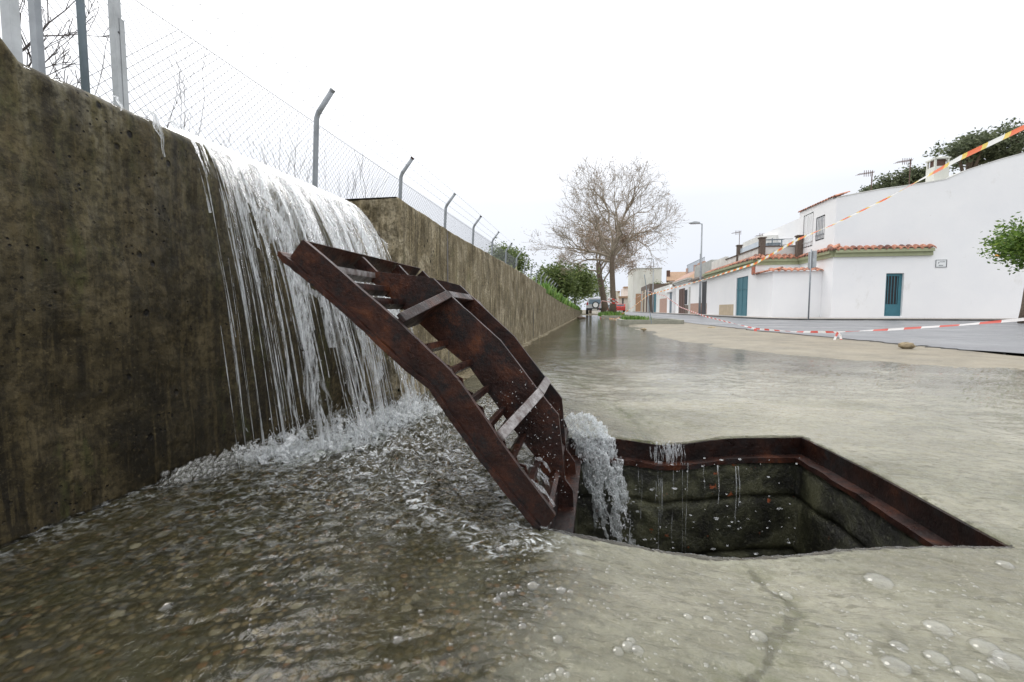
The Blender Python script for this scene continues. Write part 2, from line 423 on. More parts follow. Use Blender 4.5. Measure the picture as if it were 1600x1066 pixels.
def m_tiles():
    t = NT('clay_roof_tile')
    v = t.n('ShaderNodeTexWhiteNoise', noise_dimensions='3D')
    sn = t.n('ShaderNodeVectorMath', operation='SNAP'); t.l(t.pos(), sn.inputs[0]); sn.inputs[1].default_value = (.2, .2, 50)
    t.l(sn.outputs[0], v.inputs['Vector'])
    c = t.ramp(v.outputs['Value'], [(0, (.14, .07, .06)), (.18, (.30, .13, .09)), (.35, (.52, .22, .14)), (1, (.66, .32, .21))])
    c = t.mix(t.ramp(t.noise(12, 5), [(.45, 0.), (.65, .6)]), c, (.13, .10, .08))
    t.pbr(c, .85, t.bump(t.noise(40, 4), .5, .006)); return t.mat
M_TILE = m_tiles()
M_ROOF = plain('brown_tile_roof', (.34, .22, .14), .85, 0, .3, 6, .6, .02)
def m_brick_block():
    t = NT('slimy_block_masonry')
    b = t.noise(7, 8, .7, dist=.4)
    c = t.ramp(b, [(.40, (.009, .009, .005)), (.5, (.036, .037, .019)), (.62, (.095, .095, .052))])
    c = t.mix(t.ramp(t.noise(16, 4, .6), [(.66, 0.), (.70, 1.)]), c, (.30, .075, .022))
    c = t.mix(t.ramp(t.noise(90, 3), [(.6, 0.), (.7, .5)]), c, (.17, .17, .11))
    h = t.math('ADD', t.noise(50, 7, .75), t.math('MULTIPLY', b, 2.))
    t.pbr(c, .35, t.bump(h, .9, .01)); return t.mat
M_BLOCK = m_brick_block()
def m_leaf(name, c0, c1, c2, tr=.25):
    t = NT(name)
    v = t.n('ShaderNodeTexWhiteNoise', noise_dimensions='1D'); g = t.n('ShaderNodeNewGeometry'); t.l(g.outputs['Random Per Island'], v.inputs['W'])
    c = t.ramp(v.outputs['Value'], [(0, c0), (.5, c1), (1, c2)])
    c = t.mix(t.ramp(t.noise(1.7, 3), [(.35, .5), (.6, 0.)]), c, tuple(x * .5 for x in c0))
    p = t.pbr(c, .5, None, 0, .35)
    tl = t.n('ShaderNodeBsdfTranslucent'); t.l(c, tl.inputs['Color'])
    m = t.n('ShaderNodeMixShader'); m.inputs[0].default_value = tr
    t.l(p.outputs[0], m.inputs[1]); t.l(tl.outputs[0], m.inputs[2]); t.l(m.outputs[0], t.out.inputs[0]); return t.mat
M_LEAF = m_leaf('dark_green_leaves', (.08, .12, .035), (.16, .22, .07), (.27, .33, .12), .35)
M_PINE = m_leaf('pine_needles', (.075, .095, .05), (.15, .18, .10), (.25, .28, .17), .4)
M_CITRUS = m_leaf('citrus_leaves', (.06, .12, .02), (.13, .23, .04), (.27, .38, .07), .4)
M_GRASS = m_leaf('weed_green', (.07, .15, .025), (.14, .27, .05), (.26, .38, .10))
M_PALEWEED = m_leaf('pale_grass', (.18, .22, .10), (.30, .34, .18), (.45, .45, .28))
def m_tape(name, stripe, colr):
    t = NT(name)
    a = t.attr('run'); f = t.math('FRACT', t.math('DIVIDE', a, stripe))
    c = t.ramp(f, [(0, colr[0]), (.36, colr[1]), (.5, colr[2]), (.86, colr[3])], 'CONSTANT')
    p = t.pbr(c, .35, t.bump(t.noise(60, 3), .2, .002), 0, .5)
    tl = t.n('ShaderNodeBsdfTranslucent'); t.l(c, tl.inputs['Color'])
    m = t.n('ShaderNodeMixShader'); m.inputs[0].default_value = .45
    t.l(p.outputs[0], m.inputs[1]); t.l(tl.outputs[0], m.inputs[2]); t.l(m.outputs[0], t.out.inputs[0]); return t.mat
M_TAPEY = m_tape('orange_white_yellow_tape', .50, [(.85, .17, .05), (.85, .62, .12), (.85, .85, .82), (.80, .60, .12)])
M_TAPER = m_tape('red_white_tape', .42, [(.70, .11, .08), (.86, .84, .82), (.86, .84, .82), (.70, .11, .08)])

# ------------------------------------------------------------------ world and sun
w = bpy.data.worlds.new('World'); SC.world = w; w.use_nodes = True
nt = w.node_tree; nt.nodes.clear()
SUN_EL, SUN_ROT = R(52), R(-40)
sky = nt.nodes.new('ShaderNodeTexSky'); sky.sky_type = 'NISHITA'; sky.sun_disc = False
sky.sun_elevation = SUN_EL; sky.sun_rotation = SUN_ROT; sky.air_density = 1.0; sky.dust_density = 4.0; sky.ozone_density = 1.5
hs = nt.nodes.new('ShaderNodeHueSaturation'); hs.inputs['Saturation'].default_value = .12
nt.links.new(sky.outputs[0], hs.inputs['Color'])
# overcast veil: luminance rises from the horizon to the zenith
geo = nt.nodes.new('ShaderNodeTexCoord'); sx = nt.nodes.new('ShaderNodeSeparateXYZ'); nt.links.new(geo.outputs['Generated'], sx.inputs[0])
rp = nt.nodes.new('ShaderNodeValToRGB'); nt.links.new(sx.outputs['Z'], rp.inputs[0])
e = rp.color_ramp.elements; e[0].position = 0; e[0].color = (6.7, 7.1, 7.9, 1); e[1].position = 1; e[1].color = (17, 17, 17.2, 1)
q = e.new(.22); q.color = (7.3, 7.6, 8.2, 1); q = e.new(.5); q.color = (13.5, 13.6, 13.9, 1)
nz = nt.nodes.new('ShaderNodeTexNoise'); nt.links.new(geo.outputs['Generated'], nz.inputs['Vector']); nz.inputs['Scale'].default_value = 2.2; nz.inputs['Detail'].default_value = 3
mr = nt.nodes.new('ShaderNodeMapRange'); mr.inputs[3].default_value = .93; mr.inputs[4].default_value = 1.07; nt.links.new(nz.outputs['Fac'], mr.inputs[0])
mul = nt.nodes.new('ShaderNodeVectorMath'); mul.operation = 'SCALE'; nt.links.new(rp.outputs[0], mul.inputs[0]); nt.links.new(mr.outputs[0], mul.inputs['Scale'])
mx = nt.nodes.new('ShaderNodeMix'); mx.data_type = 'RGBA'; mx.inputs[0].default_value = .85
nt.links.new(hs.outputs[0], mx.inputs[6]); nt.links.new(mul.outputs[0], mx.inputs[7])
bg = nt.nodes.new('ShaderNodeBackground'); bg.inputs['Strength'].default_value = .12
nt.links.new(mx.outputs[2], bg.inputs[0]); wo = nt.nodes.new('ShaderNodeOutputWorld'); nt.links.new(bg.outputs[0], wo.inputs[0])
sl = bpy.data.lights.new('sun', 'SUN'); sl.energy = .6; sl.angle = R(25); sl.color = (1, .97, .93)
so = bpy.data.objects.new('sun', sl); COL.objects.link(so)
# sun direction: rotation measured as in the sky texture (clockwise from +Y)
sd = Vector((math.sin(SUN_ROT) * math.cos(SUN_EL), math.cos(SUN_ROT) * math.cos(SUN_EL), math.sin(SUN_EL)))
so.rotation_euler = sd.to_track_quat('Z', 'Y').to_euler()
SC.view_settings.view_transform = 'Standard'; SC.view_settings.look = 'None'; SC.view_settings.gamma = 1
SC.view_settings.exposure = 0.18
SC.cycles.use_denoising = True
SC.cycles.max_bounces = 10; SC.cycles.transmission_bounces = 8; SC.cycles.transparent_max_bounces = 24
SC.cycles.sample_clamp_indirect = 6

# ------------------------------------------------------------------ ground height and water level
PIT = [(-.09, 1.74), (.10, 1.765), (.25, 1.775), (.40, 1.81), (.81, 1.905), (.85, 1.50), (.875, 1.085), (.54, 1.035), (.41, 1.01), (.265, .99), (.10, .99), (-.036, .99), (-.10, 1.0)]
PC = np.array((.36, 1.40))
def xbank(Y): return np.interp(Y, [0, 3, 4.4, 5.5, 6.6, 9, 14, 20, 60], [9, 3.4, 2.35, 1.6, 1.1, .75, .62, .6, .6])
def ground_z(x, y):
    n = fbm(x * 1.3, y * 1.3, 4)
    z = n * .006
    b = sstep(0, 1.5, x - xbank(y) + fbm(x * .9, y * .9, 3) * .35) * sstep(3.0, 5.5, y + fbm(x, y + 9, 2) * .5)
    z = z * (1 - b * .5) + b * .040
    z = z - .035 * np.exp(-((x - .26) ** 2 / .09 + (y - .94) ** 2 / .03)) - .022 * np.exp(-((x - .29) ** 2 / .02 + (y - 1.80) ** 2 / .02))
    z = z - .012 * sstep(5, 8, y) * (1 - b) - .03 * sstep(-.2, -.9, x) * sstep(2.5, 0.4, y) * 0
    return z, b
def flow(x, y, lo=False):
    """water surface ripples"""
    c, s = math.cos(R(-17)), math.sin(R(-17)); u = x * c + y * s; v = -x * s + y * c
    right = fbm(u * 9, v * 26, 3) * .0040 + (np.abs(fbm(u * 24, v * 70, 2)) - .3) * .0030
    c, s = math.cos(R(24)), math.sin(R(24)); u2 = x * c + y * s; v2 = -x * s + y * c
    wv = fbm(x * 5 + 3, y * 5, 2) * .25
    left = fbm(u2 * 7 + wv, v2 * 19 + wv, 3) * .0030 + fbm(u2 * 24, v2 * 50, 2) * .0007
    k = sstep(.05, -.35, x - .1 + fbm(x * 2, y * 2, 2) * .25)
    near = sstep(3.6, 1.6, y)
    amp = .16 + .84 * near
    zone = np.exp(-(((x + .72) / .38) ** 2 + ((y - 1.7) / .62) ** 2))      # under the fall
    boil = fbm(x * 11 + 5, y * 11, 4, .6) * .022 * zone
    far = fbm(x * 2.2, y * 7, 3) * .0009 + fbm(x * 6, y * 20, 2) * .0003
    mid = (fbm(x * 7 - y * 5, y * 16, 4, .6) * .0052 + fbm(x * 15 + 4, y * 36, 2) * .0016) * sstep(5.4, 3.8, y) * sstep(1.6, 2.6, y)
    return (right * (1 - k) + left * k) * amp + boil + far * (1 - near) + mid, zone, k
def polar(hole, N, rings, z_in=0):
    P = [np.array(p, float) for p in hole]
    seg = [np.linalg.norm(P[(i + 1) % len(P)] - P[i]) for i in range(len(P))]; T = sum(seg)
    B = []
    for i, p in enumerate(P):
        k = max(1, int(round(N * seg[i] / T))); qn = P[(i + 1) % len(P)]
        for j in range(k): B.append(p + (qn - p) * j / k)
    B = np.array(B); n = len(B)
    D = B - PC
    rings = np.asarray(rings)
    X = PC[0] + D[None, :, 0] * rings[:, None]; Y = PC[1] + D[None, :, 1] * rings[:, None]
    # far rings relax from the hole's outline to a circle
    ang = np.arctan2(D[:, 1], D[:, 0]); rr = .55 * rings[:, None]
    t = sstep(2.5, 12, rings)[:, None]
    X = X * (1 - t) + (PC[0] + rr * np.cos(ang)[None, :]) * t; Y = Y * (1 - t) + (PC[1] + rr * np.sin(ang)[None, :]) * t
    m = len(rings)
    i = np.arange(m - 1)[:, None] * n; j = np.arange(n)[None, :]; j2 = (j + 1) % n
    Q = np.stack([i + j, i + n + j, i + n + j2, i + j2], -1).reshape(-1, 4)
    # orientation up
    a = B[0] - PC; b_ = B[1] - PC
    if a[0] * b_[1] - a[1] * b_[0] < 0: Q = Q[:, ::-1]
    return X, Y, Q
rg = np.concatenate([np.linspace(1, 2.7, 330), 2.7 * np.exp(np.linspace(0, math.log(1500 / 2.7), 200))[1:]])
X, Y, Q = polar(PIT, 1500, rg)
Z, BK = ground_z(X, Y)
far = sstep(60, 90, np.hypot(X, Y)); Z = Z * (1 - far)
V = np.stack([X, Y, Z], -1).reshape(-1, 3)
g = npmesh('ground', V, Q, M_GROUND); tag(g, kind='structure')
gx, gy = X.ravel(), Y.ravel()
grav = sstep(.30, -.36, gx - .05 + fbm(gx * 2.3, gy * 2.3, 3) * .3 + np.clip((gy - 1.6) * -.05, -1, 1)) * sstep(3.4, 2.2, gy) * .95
grav = np.maximum(grav, sstep(-.5, -.9, gx) * .5)
# cracks in the concrete
def polydist(x, y, pts):
    d = np.full(x.shape, 9.)
    for (a, b) in zip(pts[:-1], pts[1:]):
        a = np.array(a); b = np.array(b); ab = b - a
        t = np.clip(((x - a[0]) * ab[0] + (y - a[1]) * ab[1]) / (ab @ ab), 0, 1)
        d = np.minimum(d, np.hypot(x - a[0] - t * ab[0], y - a[1] - t * ab[1]))
    return d
wx = gx + fbm(gx * 16, gy * 16, 3) * .012; wy = gy + fbm(gx * 16 + 40, gy * 16, 3) * .012
gp = lambda *p: [tuple(at(a, b, 2, 0)[:2]) for a, b in p]
c1 = gp((1177, 872), (1195, 898), (1232, 925), (1245, 948), (1222, 980), (1212, 1010), (1180, 1050), (1150, 1090))
c2 = gp((1060, 697), (1020, 690), (1000, 672), (985, 655), (965, 640), (925, 610), (880, 600))
c3 = gp((1375, 968), (1400, 1000), (1370, 1020), (1440, 1060))
crk = np.maximum(sstep(.011, .004, polydist(wx, wy, c1)), np.maximum(sstep(.02, .006, polydist(wx, wy, c2)) * .6, sstep(.012, .003, polydist(wx, wy, c3)) * .5))
moss = np.maximum(sstep(.10, .02, polydist(wx, wy, c2)), sstep(.06, .01, polydist(wx, wy, c1)) * .8)
attr(g, 'mud', sstep(3.0, 5.0, gy + fbm(gx * 1.5, gy * 1.5, 3) * 1.2) * sstep(.1, -.7, gx - xbank(gy) + fbm(gx * 1.2, gy * 1.2, 4) * .8)); attr(g, 'gravel', grav); attr(g, 'crack', crk); attr(g, 'sand', np.maximum(BK.ravel(), .85 * sstep(-1.3, .2, gx - xbank(gy) + fbm(gx * 1.2, gy * 1.2, 4) * .8) * sstep(2.2, 4.0, gy))); attr(g, 'moss', moss * .8)

# water sheet
rw = np.concatenate([[.985, .994], np.linspace(1, 2.75, 430), 2.75 * np.exp(np.linspace(0, math.log(70 / 2.75), 210))[1:]])
X, Y, Q = polar(PIT, 1500, rw)
Zg, BK = ground_z(X, Y)
rip, zone, kk = flow(X, Y)
lvl = .011 - .006 * sstep(4, 8, Y)
W = np.where(Y < 4.5, Zg * .8, 0) * 1.0
tY = sstep(3.2, 4.8, Y)
Zw = (Zg * (1 - tY)) + lvl + .010 * zone + .012 * sstep(.2, -.8, X) * sstep(3.2, 1.5, Y) + rip
Zw = np.maximum(Zw, Zg + .0018) * (Y < 4.0) + Zw * (Y >= 4.0)
crkm = sstep(.02, .004, polydist(X + fbm(X * 16, Y * 16, 3) * .012, Y + fbm(X * 16 + 40, Y * 16, 3) * .012, c1)); Zw = Zw - crkm * .003
Zw[0] -= .016; Zw[1] -= .005
foam = zone * 1.25 + .35 * sstep(.32, .0, np.abs(Y - 1.05 - (X + .5) * -.55) + np.abs(X + .28) * .3) * fbm(X * 6, Y * 6, 3)
foam = np.clip(foam + .5 * sstep(.12, .03, np.hypot((X + .05) * .8, (Y - 1.75))), 0, 1)
tr_ = [tuple(at(a, b, 2, 0)[:2]) for a, b in ((470, 722), (560, 735), (640, 770), (700, 815), (760, 855), (850, 868))]
tr2 = [tuple(at(a, b, 2, 0)[:2]) for a, b in ((620, 690), (700, 720), (790, 790), (840, 845))]
wxx = X + fbm(X * 7, Y * 7, 3) * .05; wyy = Y + fbm(X * 7 + 9, Y * 7, 3) * .05
foam = np.clip(foam + .85 * sstep(.055, .005, polydist(wxx, wyy, tr_)) + .7 * sstep(.08, .01, polydist(wxx, wyy, tr2)), 0, 1)
foam = foam + .25 * sstep(.10, .02, np.abs(X + 1.15)) * sstep(2.2, 1.8, Y)
V = np.stack([X, Y, Zw], -1).reshape(-1, 3)
wt = npmesh('water', V, Q, M_WATER); tag(wt, kind='structure')
attr(wt, 'foam', foam.ravel())
silt_sheen = (.15 + .26 * sstep(1.2, 2.4, Y)) * sstep(-.35, .25, X - .1 + fbm(X * 2, Y * 2, 3) * .25) * (.8 + fbm(X * 1.5, Y * 3, 4) * .5) * (1 - .95 * sstep(3.2, 5.5, Y + fbm(X * 2, Y * 2, 3) * .8))  # pale share raised at mid distance to stand in for bright sky reflection
silt_sheen[:3] = 0
attr(wt, 'silt_sheen', np.clip(silt_sheen, 0, .6).ravel())
_wx, _wy, _wz = X.ravel(), Y.ravel(), Zw.ravel()
def water_at(x, y):
    z, b = ground_z(np.array([x]), np.array([y])); r, zo, k = flow(np.array([x]), np.array([y]))
    tY = sstep(3.2, 4.8, np.array([y]))
    return float((z * (1 - tY) + .011 - .006 * sstep(4, 8, np.array([y])) + .010 * zo + .012 * sstep(.2, -.8, np.array([x])) * sstep(3.2, 1.5, np.array([y])) + r)[0])

# ------------------------------------------------------------------ drain pit
pit = thing('drain_pit', 'open square drain pit with a rusted iron rim and slimy block walls', 'drain pit', (.36, 1.4, 0))
def inset(poly, d):
    c = Vector((PC[0], PC[1])); out = []
    n = len(poly)
    for i in range(n):
        p0, p1, p2 = Vector(poly[i - 1]), Vector(poly[i]), Vector(poly[(i + 1) % n])
        e1 = (p1 - p0).normalized(); e2 = (p2 - p1).normalized()
        n1 = Vector((e1.y, -e1.x)); n2 = Vector((e2.y, -e2.x))
        if n1.dot(c - p1) < 0: n1 = -n1
        if n2.dot(c - p1) < 0: n2 = -n2
        b = (n1 + n2); b = b / max(.3, b.length_squared) * 2
        out.append(p1 + b * d)
    return out
def gz(p): return float(ground_z(np.array([p[0]]), np.array([p[1]]))[0][0])
O0 = [Vector(p) for p in PIT]; O1 = inset(PIT, .009); O2 = inset(PIT, .058); O3 = inset(PIT, .046)
def densify(poly, k=8):
    o = []
    for i in range(len(poly)):
        a, b = poly[i], poly[(i + 1) % len(poly)]
        for j in range(k): o.append(a + (b - a) * j / k)
    return o
O0, O1, O2, O3 = [densify(o) for o in (O0, O1, O2, O3)]
n = len(O0)
def ringstrip(mb, rings, mi=0):
    b = len(mb.v)
    for r_ in rings: mb.v += [tuple(p) for p in r_]
    for k in range(len(rings) - 1):
        for i in range(n):
            j = (i + 1) % n
            mb.f.append((b + k * n + i, b + k * n + j, b + (k + 1) * n + j, b + (k + 1) * n + i)); mb.m.append(mi)
rnd = random.Random(3)
zt = [gz(p) + .004 for p in O0]
mb = MB()
ringstrip(mb, [[(p.x, p.y, zt[i] - .09) for i, p in enumerate(inset_out)] for inset_out in (O0,)] + [[(p.x, p.y, zt[i]) for i, p in enumerate(O0)], [(p.x, p.y, zt[i]) for i, p in enumerate(O1)], [(p.x, p.y, zt[i] - .064) for i, p in enumerate(O1)]])
mb.build('rim', M_RIM, pit, fix=False)
mb = MB()
ringstrip(mb, [[(p.x, p.y, zt[i] - .0642) for i, p in enumerate(O1)], [(p.x, p.y, zt[i] - .062 + rnd.uniform(-.003, .003)) for i, p in enumerate(O2)], [(p.x, p.y, zt[i] - .078 + rnd.uniform(-.004, .002)) for i, p in enumerate(O2)], [(p.x, p.y, zt[i] - .080) for i, p in enumerate(O0)]])
mb.build('ledge', M_LEDGE, pit, fix=False)
# block courses, each pushed in and out a little
mb = MB(); zc = [-.085, -.20, -.21, -.42, -.43, -.64, -.65, -.95]
def vnoise(x, y, z): return .004 * math.sin(x * 31 + z * 17) * math.sin(y * 29 + z * 23 + 1) + .003 * math.sin(z * 60 + x * 40 + y * 45)
rings = []
zz = -.082
lv = []
lv.append((-.066, .0))
for a, b in ((-.082, -.205), (-.222, -.415), (-.432, -.64), (-.655, -.92)):
    k = 10
    for j in range(k + 1):
        f_ = j / k; z = a + (b - a) * f_
        edge = .005 * (1 if j in (0, k) else 0); lv.append((z, edge))
    lv.append((b - .006, .018))
for z, edge in lv:
    ring = []
    for i, p in enumerate(O3):
        d = Vector((PC[0] - p.x, PC[1] - p.y)).normalized()
        s_ = -edge + vnoise(p.x, p.y, z)
        ring.append((p.x + d.x * s_, p.y + d.y * s_, z + min(0, zt[i] - .004) * .8 + .004 * math.sin(i * .7)))
    rings.append(ring)
ringstrip(mb, rings); mb.build('block_wall', M_BLOCK, pit, smooth=True, fix=False)
mb = MB(); mb.v = [(p.x, p.y, -.9) for p in O0]; mb.f = [tuple(range(n))]; mb.m = [0]
mb.build('pit_bottom', M_DARK, pit)

# ------------------------------------------------------------------ the opened grate cover
HX, HZ = -.104, .012; ex, ez = -.665, .747; nx, nz_ = .747, .665
def L(u, v, y): return (HX + u * ex + v * nx, y, HZ + u * ez + v * nz_)
lid = thing('drain_cover', 'heavy rusted iron drain cover tipped open, deep ribs on its underside', 'drain cover', (HX, 1.4, HZ))
fn = lambda a, b, t: L(a, b, t)
Y0, YA, YB, Y1 = 1.0, 1.27, 1.53, 1.76
rnd = random.Random(5)
def rough_edge(pts, k=6, amp=.002):
    o = []
    for a, b in zip(pts, pts[1:] + pts[:1]):
        for j in range(k):
            f_ = j / k; o.append((a[0] + (b[0] - a[0]) * f_ + rnd.uniform(-amp, amp) * (j > 0), a[1] + (b[1] - a[1]) * f_ + rnd.uniform(-amp, amp) * (j > 0)))
    return o
near = [(.872, .004), (.567, .052), (.401, .070), (.368, .069), (.214, .052), (-.001, .037), (-.012, -.004), (.087, -.006), (.206, -.002), (.308, .006), (.404, .018), (.49, .000), (.586, -.012), (.677, -.024), (.80, -.042), (.865, -.052)]
mb = MB(); mb.plate(rough_edge(near, 5, .0012), [], fn, Y0, Y0 + .014)
mb.build('side_bar', M_RUST, lid, bevel=.002)
fl_ = [(-.004, -.006), (.087, -.006), (.206, -.002), (.308, .006), (.404, .018), (.49, .000), (.586, -.012), (.677, -.024), (.80, -.042), (.865, -.053), (.893, -.058), (.889, -.070), (.86, -.068), (.80, -.055), (.677, -.036), (.586, -.024), (.49, -.012), (.404, .005), (.308, -.006), (.206, -.014), (.087, -.018), (-.008, -.018)]
mb = MB(); mb.plate(rough_edge(fl_, 4, .0018), [], fn, Y0 - .010, Y0 + .035)
mb.build('lip', M_RUST, lid, bevel=.002)
def profile(u_off=0): return
def vs_(u): return float(np.interp(u, [0, .2, .4, .5, .68, .88], [-.012, -.002, .018, .0, -.022, -.052])) + .014
btm = [(u_, vs_(u_)) for u_ in (.08, .2, .3, .4, .5, .6, .68, .80)]
rib1 = [(.862, .002), (.800, .006), (.667, .122), (.596, .128), (.49, .141), (.4, .152), (.225, .140), (.133, .138), (-.017, .030), (-.056, .026), (-.154, -.053), (-.150, -.075), (-.03, -.020), (.0, -.018)] + btm + [(.862, -.036)]
rib2 = [(.862, .002), (.815, .004), (.712, .085), (.66, .120), (.596, .127), (.401, .147), (.222, .134), (.135, .130), (-.004, .026), (-.058, .020), (-.16, -.06), (-.155, -.08), (-.03, -.02), (0, -.018)] + btm + [(.862, -.036)]
rib3 = [(.862, .002), (.815, .004), (.712, .06), (.596, .08), (.401, .095), (.222, .085), (.135, .07), (-.004, .024), (-.03, -.02), (0, -.018)] + btm + [(.862, -.036)]
for prof, y, th in ((rib1, YA, .014), (rib2, YB, .014), (rib3, Y1, .014)):
    mb = MB(); mb.plate(rough_edge(prof, 4, .0008), [], fn, y, y + th)
    mb.build('rib', M_RUST, lid, bevel=.0022)
# end bar of the free edge, following the corner shape
mb = MB()
mb.plate([(.872, .004), (.884, -.004), (.876, -.060), (.862, -.056)], [], fn, Y0 + .014, Y1)
mb.build('end_bar', M_RUST, lid, bevel=.002)
mb = MB(); mb.plate([(.02, -.02), (.02, .03), (.004, .03), (.004, -.02)], [], fn, Y0 + .014, Y1); mb.build('hinge_bar', M_RUST, lid, bevel=.002)
# diaphragm plates with their worn top straps
def diaph(u0, v0, u1, v1, ya, yb, mat_top, nm):
    m1 = MB(); th = .010
    def col(u, y, v, o): return L(u + o, v, y)
    vs = []
    for o in (-th / 2, th / 2):
        vs += [L(u0 + o, vs_(u0) - .004, ya), L(u1 + o, vs_(u1) - .004, yb), L(u1 + o, v1, yb), L(u0 + o, v0, ya)]
    m1.add(vs, [(0, 1, 2, 3), (7, 6, 5, 4), (0, 4, 5, 1), (1, 5, 6, 2), (2, 6, 7, 3), (3, 7, 4, 0)])
    pl = m1.build('cross_plate', M_RUST, lid, bevel=.002)
    m2 = MB(); vs = []; wdt = .013
    for o in (-wdt, wdt):
        for q_ in (0, .011): vs += [L(u0 + o, v0 + q_, ya), L(u1 + o, v1 + q_, yb)]
    m2.add(vs, [(0, 1, 3, 2), (4, 6, 7, 5), (0, 4, 5, 1), (2, 3, 7, 6), (0, 2, 6, 4), (1, 5, 7, 3)])
    m2.build('strap', mat_top, pl, bevel=.002)
diaph(.575, .052, .600, .120, Y0 + .014, YA, M_RUST, 'a')
diaph(.600, .118, .600, .114, YA + .014, YB, M_RUST, 'a')
diaph(.600, .112, .600, .085, YB + .014, Y1, M_RUST, 'a')
diaph(.214, .048, .215, .135, Y0 + .014, YA, M_WORN, 'b')
diaph(.215, .134, .215, .130, YA + .014, YB, M_WORN, 'b')
diaph(.215, .126, .215, .085, YB + .014, Y1, M_RUST, 'b')
# grating bars between the ribs
for u in (.795, .735, .675, .50, .41, .32, .245, .15, .075):
    for ya, yb in ((Y0 + .014, YA), (YA + .014, YB), (YB + .014, Y1)):
        mb = MB(); dv = vs_(u) + .002 + rnd.uniform(-.002, .002)
        mb.plate(rough_edge([(u - .006, dv - .012), (u + .010, dv - .012), (u + .012, dv + .010), (u + .004, dv + .022), (u - .008, dv + .012)], 2, .0008), [], fn, ya, yb)
        mb.build('grating_bar', M_WORN if u == .795 and ya < 1.1 else M_RUST, lid, bevel=.0015)
for y in (1.14, 1.40, 1.65):
    mb = MB(); pts = []
    k = 34
    for i in range(k + 1):
        u = .03 + .80 * i / k; pts.append(L(u, vs_(u) - .004, y + .018 * (1 if i % 2 else -1)))
    mb.tube(pts, .0045, 6); mb.build('link_rod', M_RUST, lid)

# ------------------------------------------------------------------ concrete wall with its lowered overflow
WX, HXW = -1.18, -.95
def gridmesh(name, fn_, nu, nv, mat, parent=None, wrap=False):
    U, Vv = np.meshgrid(np.linspace(0, 1, nu), np.linspace(0, 1, nv), indexing='ij')
    P = fn_(U, Vv).reshape(-1, 3)
    i = np.arange(nu - 1)[:, None] * nv; j = np.arange(nv - 1)[None, :]
    Q = np.stack([i + j, i + nv + j, i + nv + j + 1, i + j + 1], -1).reshape(-1, 4)
    return npmesh(name, P, Q, mat, parent)
wall = thing('concrete_wall', 'long stained concrete retaining wall with a lowered section where water spills over', 'wall', (-1.2, 2.2, 0))
def crest(yv):
    # height of the near wall: sloping shoulder, then the spillway crest
    z = 1.022 + .010 * np.sin(yv * 3.1) * .4
    up = np.interp(yv, [.2, .55, .70, .735, .80, .86], [.42, .40, .13, .075, .004, 0])
    return z + up
def weir(U, Vv):
    yy = .15 + U * 2.05
    yv = yy
    zt_ = crest(yv)
    # cross-section: from below ground up the face, round the arris, back over the top
    t = Vv
    r = .035
    face = t < .74; arc = (t >= .74) & (t < .86)
    z = np.where(face, -.12 + (zt_ - r + .12) * t / .74, 0); x = np.where(face, WX, 0.)
    a = np.clip((t - .74) / .12, 0, 1) * math.pi / 2
    x = np.where(arc, WX - r + r * np.cos(a), x); z = np.where(arc, zt_ - r + r * np.sin(a), z)
    top = t >= .86
    x = np.where(top, WX - r - (t - .86) / .14 * .42, x); z = np.where(top, zt_, z)
    nn = fbm(yv * 3, z * 3 + x, 4) * .010 + fbm(yv * 22, z * 22, 3) * .0022
    x = x + nn * (~top); z = z + nn * top * .5
    return np.stack([x, yv, z], -1)
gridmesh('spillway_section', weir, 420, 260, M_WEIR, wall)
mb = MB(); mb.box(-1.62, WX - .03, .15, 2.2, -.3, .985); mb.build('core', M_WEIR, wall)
def htop(y): return np.interp(y, [2.0, 2.2, 3, 6, 7.7, 14, 25, 38], [1.055, 1.055, 1.03, 1.01, .975, .81, .62, .50])
joints = [2.17, 2.95, 7.5, 12.0, 16.5, 21, 25.5, 30, 38]
for a, b in zip(joints[:-1], joints[1:]):
    g_ = .009 if a > 2.2 else 0
    ny = int(30 + (b - a) * 26) if a < 8 else 60
    def face(U, Vv, a=a, b=b, g_=g_):
        y = a + g_ + (b - a - 2 * g_) * U
        r = .012; t = Vv; ht = htop(y) + fbm(y * 4, y * 0 + 3, 3) * .006
        x = np.where(t < .8, HXW, 0.); z = np.where(t < .8, -.15 + (ht - r + .15) * t / .8, 0)
        arc = (t >= .8) & (t < .88); aa = np.clip((t - .8) / .08, 0, 1) * math.pi / 2
        x = np.where(arc, HXW - r + r * np.cos(aa), x); z = np.where(arc, ht - r + r * np.sin(aa), z)
        top = t >= .88
        x = np.where(top, HXW - r - (t - .88) / .12 * .35, x); z = np.where(top, ht, z)
        # round the vertical arrises at the joint
        e_ = np.minimum(y - a - g_, b - g_ - y); x = x - .010 * np.exp(-e_ / .008) * (~top)
        nn = fbm(y * 2.5, z * 2.5, 4) * .006 + fbm(y * 18, z * 18, 2) * .0012
        return np.stack([x + nn * (~top), y, z], -1)
    gridmesh('wall_panel', face, ny, 110, M_WALL, wall)
for y_ in joints[1:-1]:
    mb = MB(); mb.box(HXW - .06, HXW - .0035, y_ - .0095, y_ + .0095, -.1, float(htop(y_)) - .012); mb.build('joint_filler', M_DARK, wall)
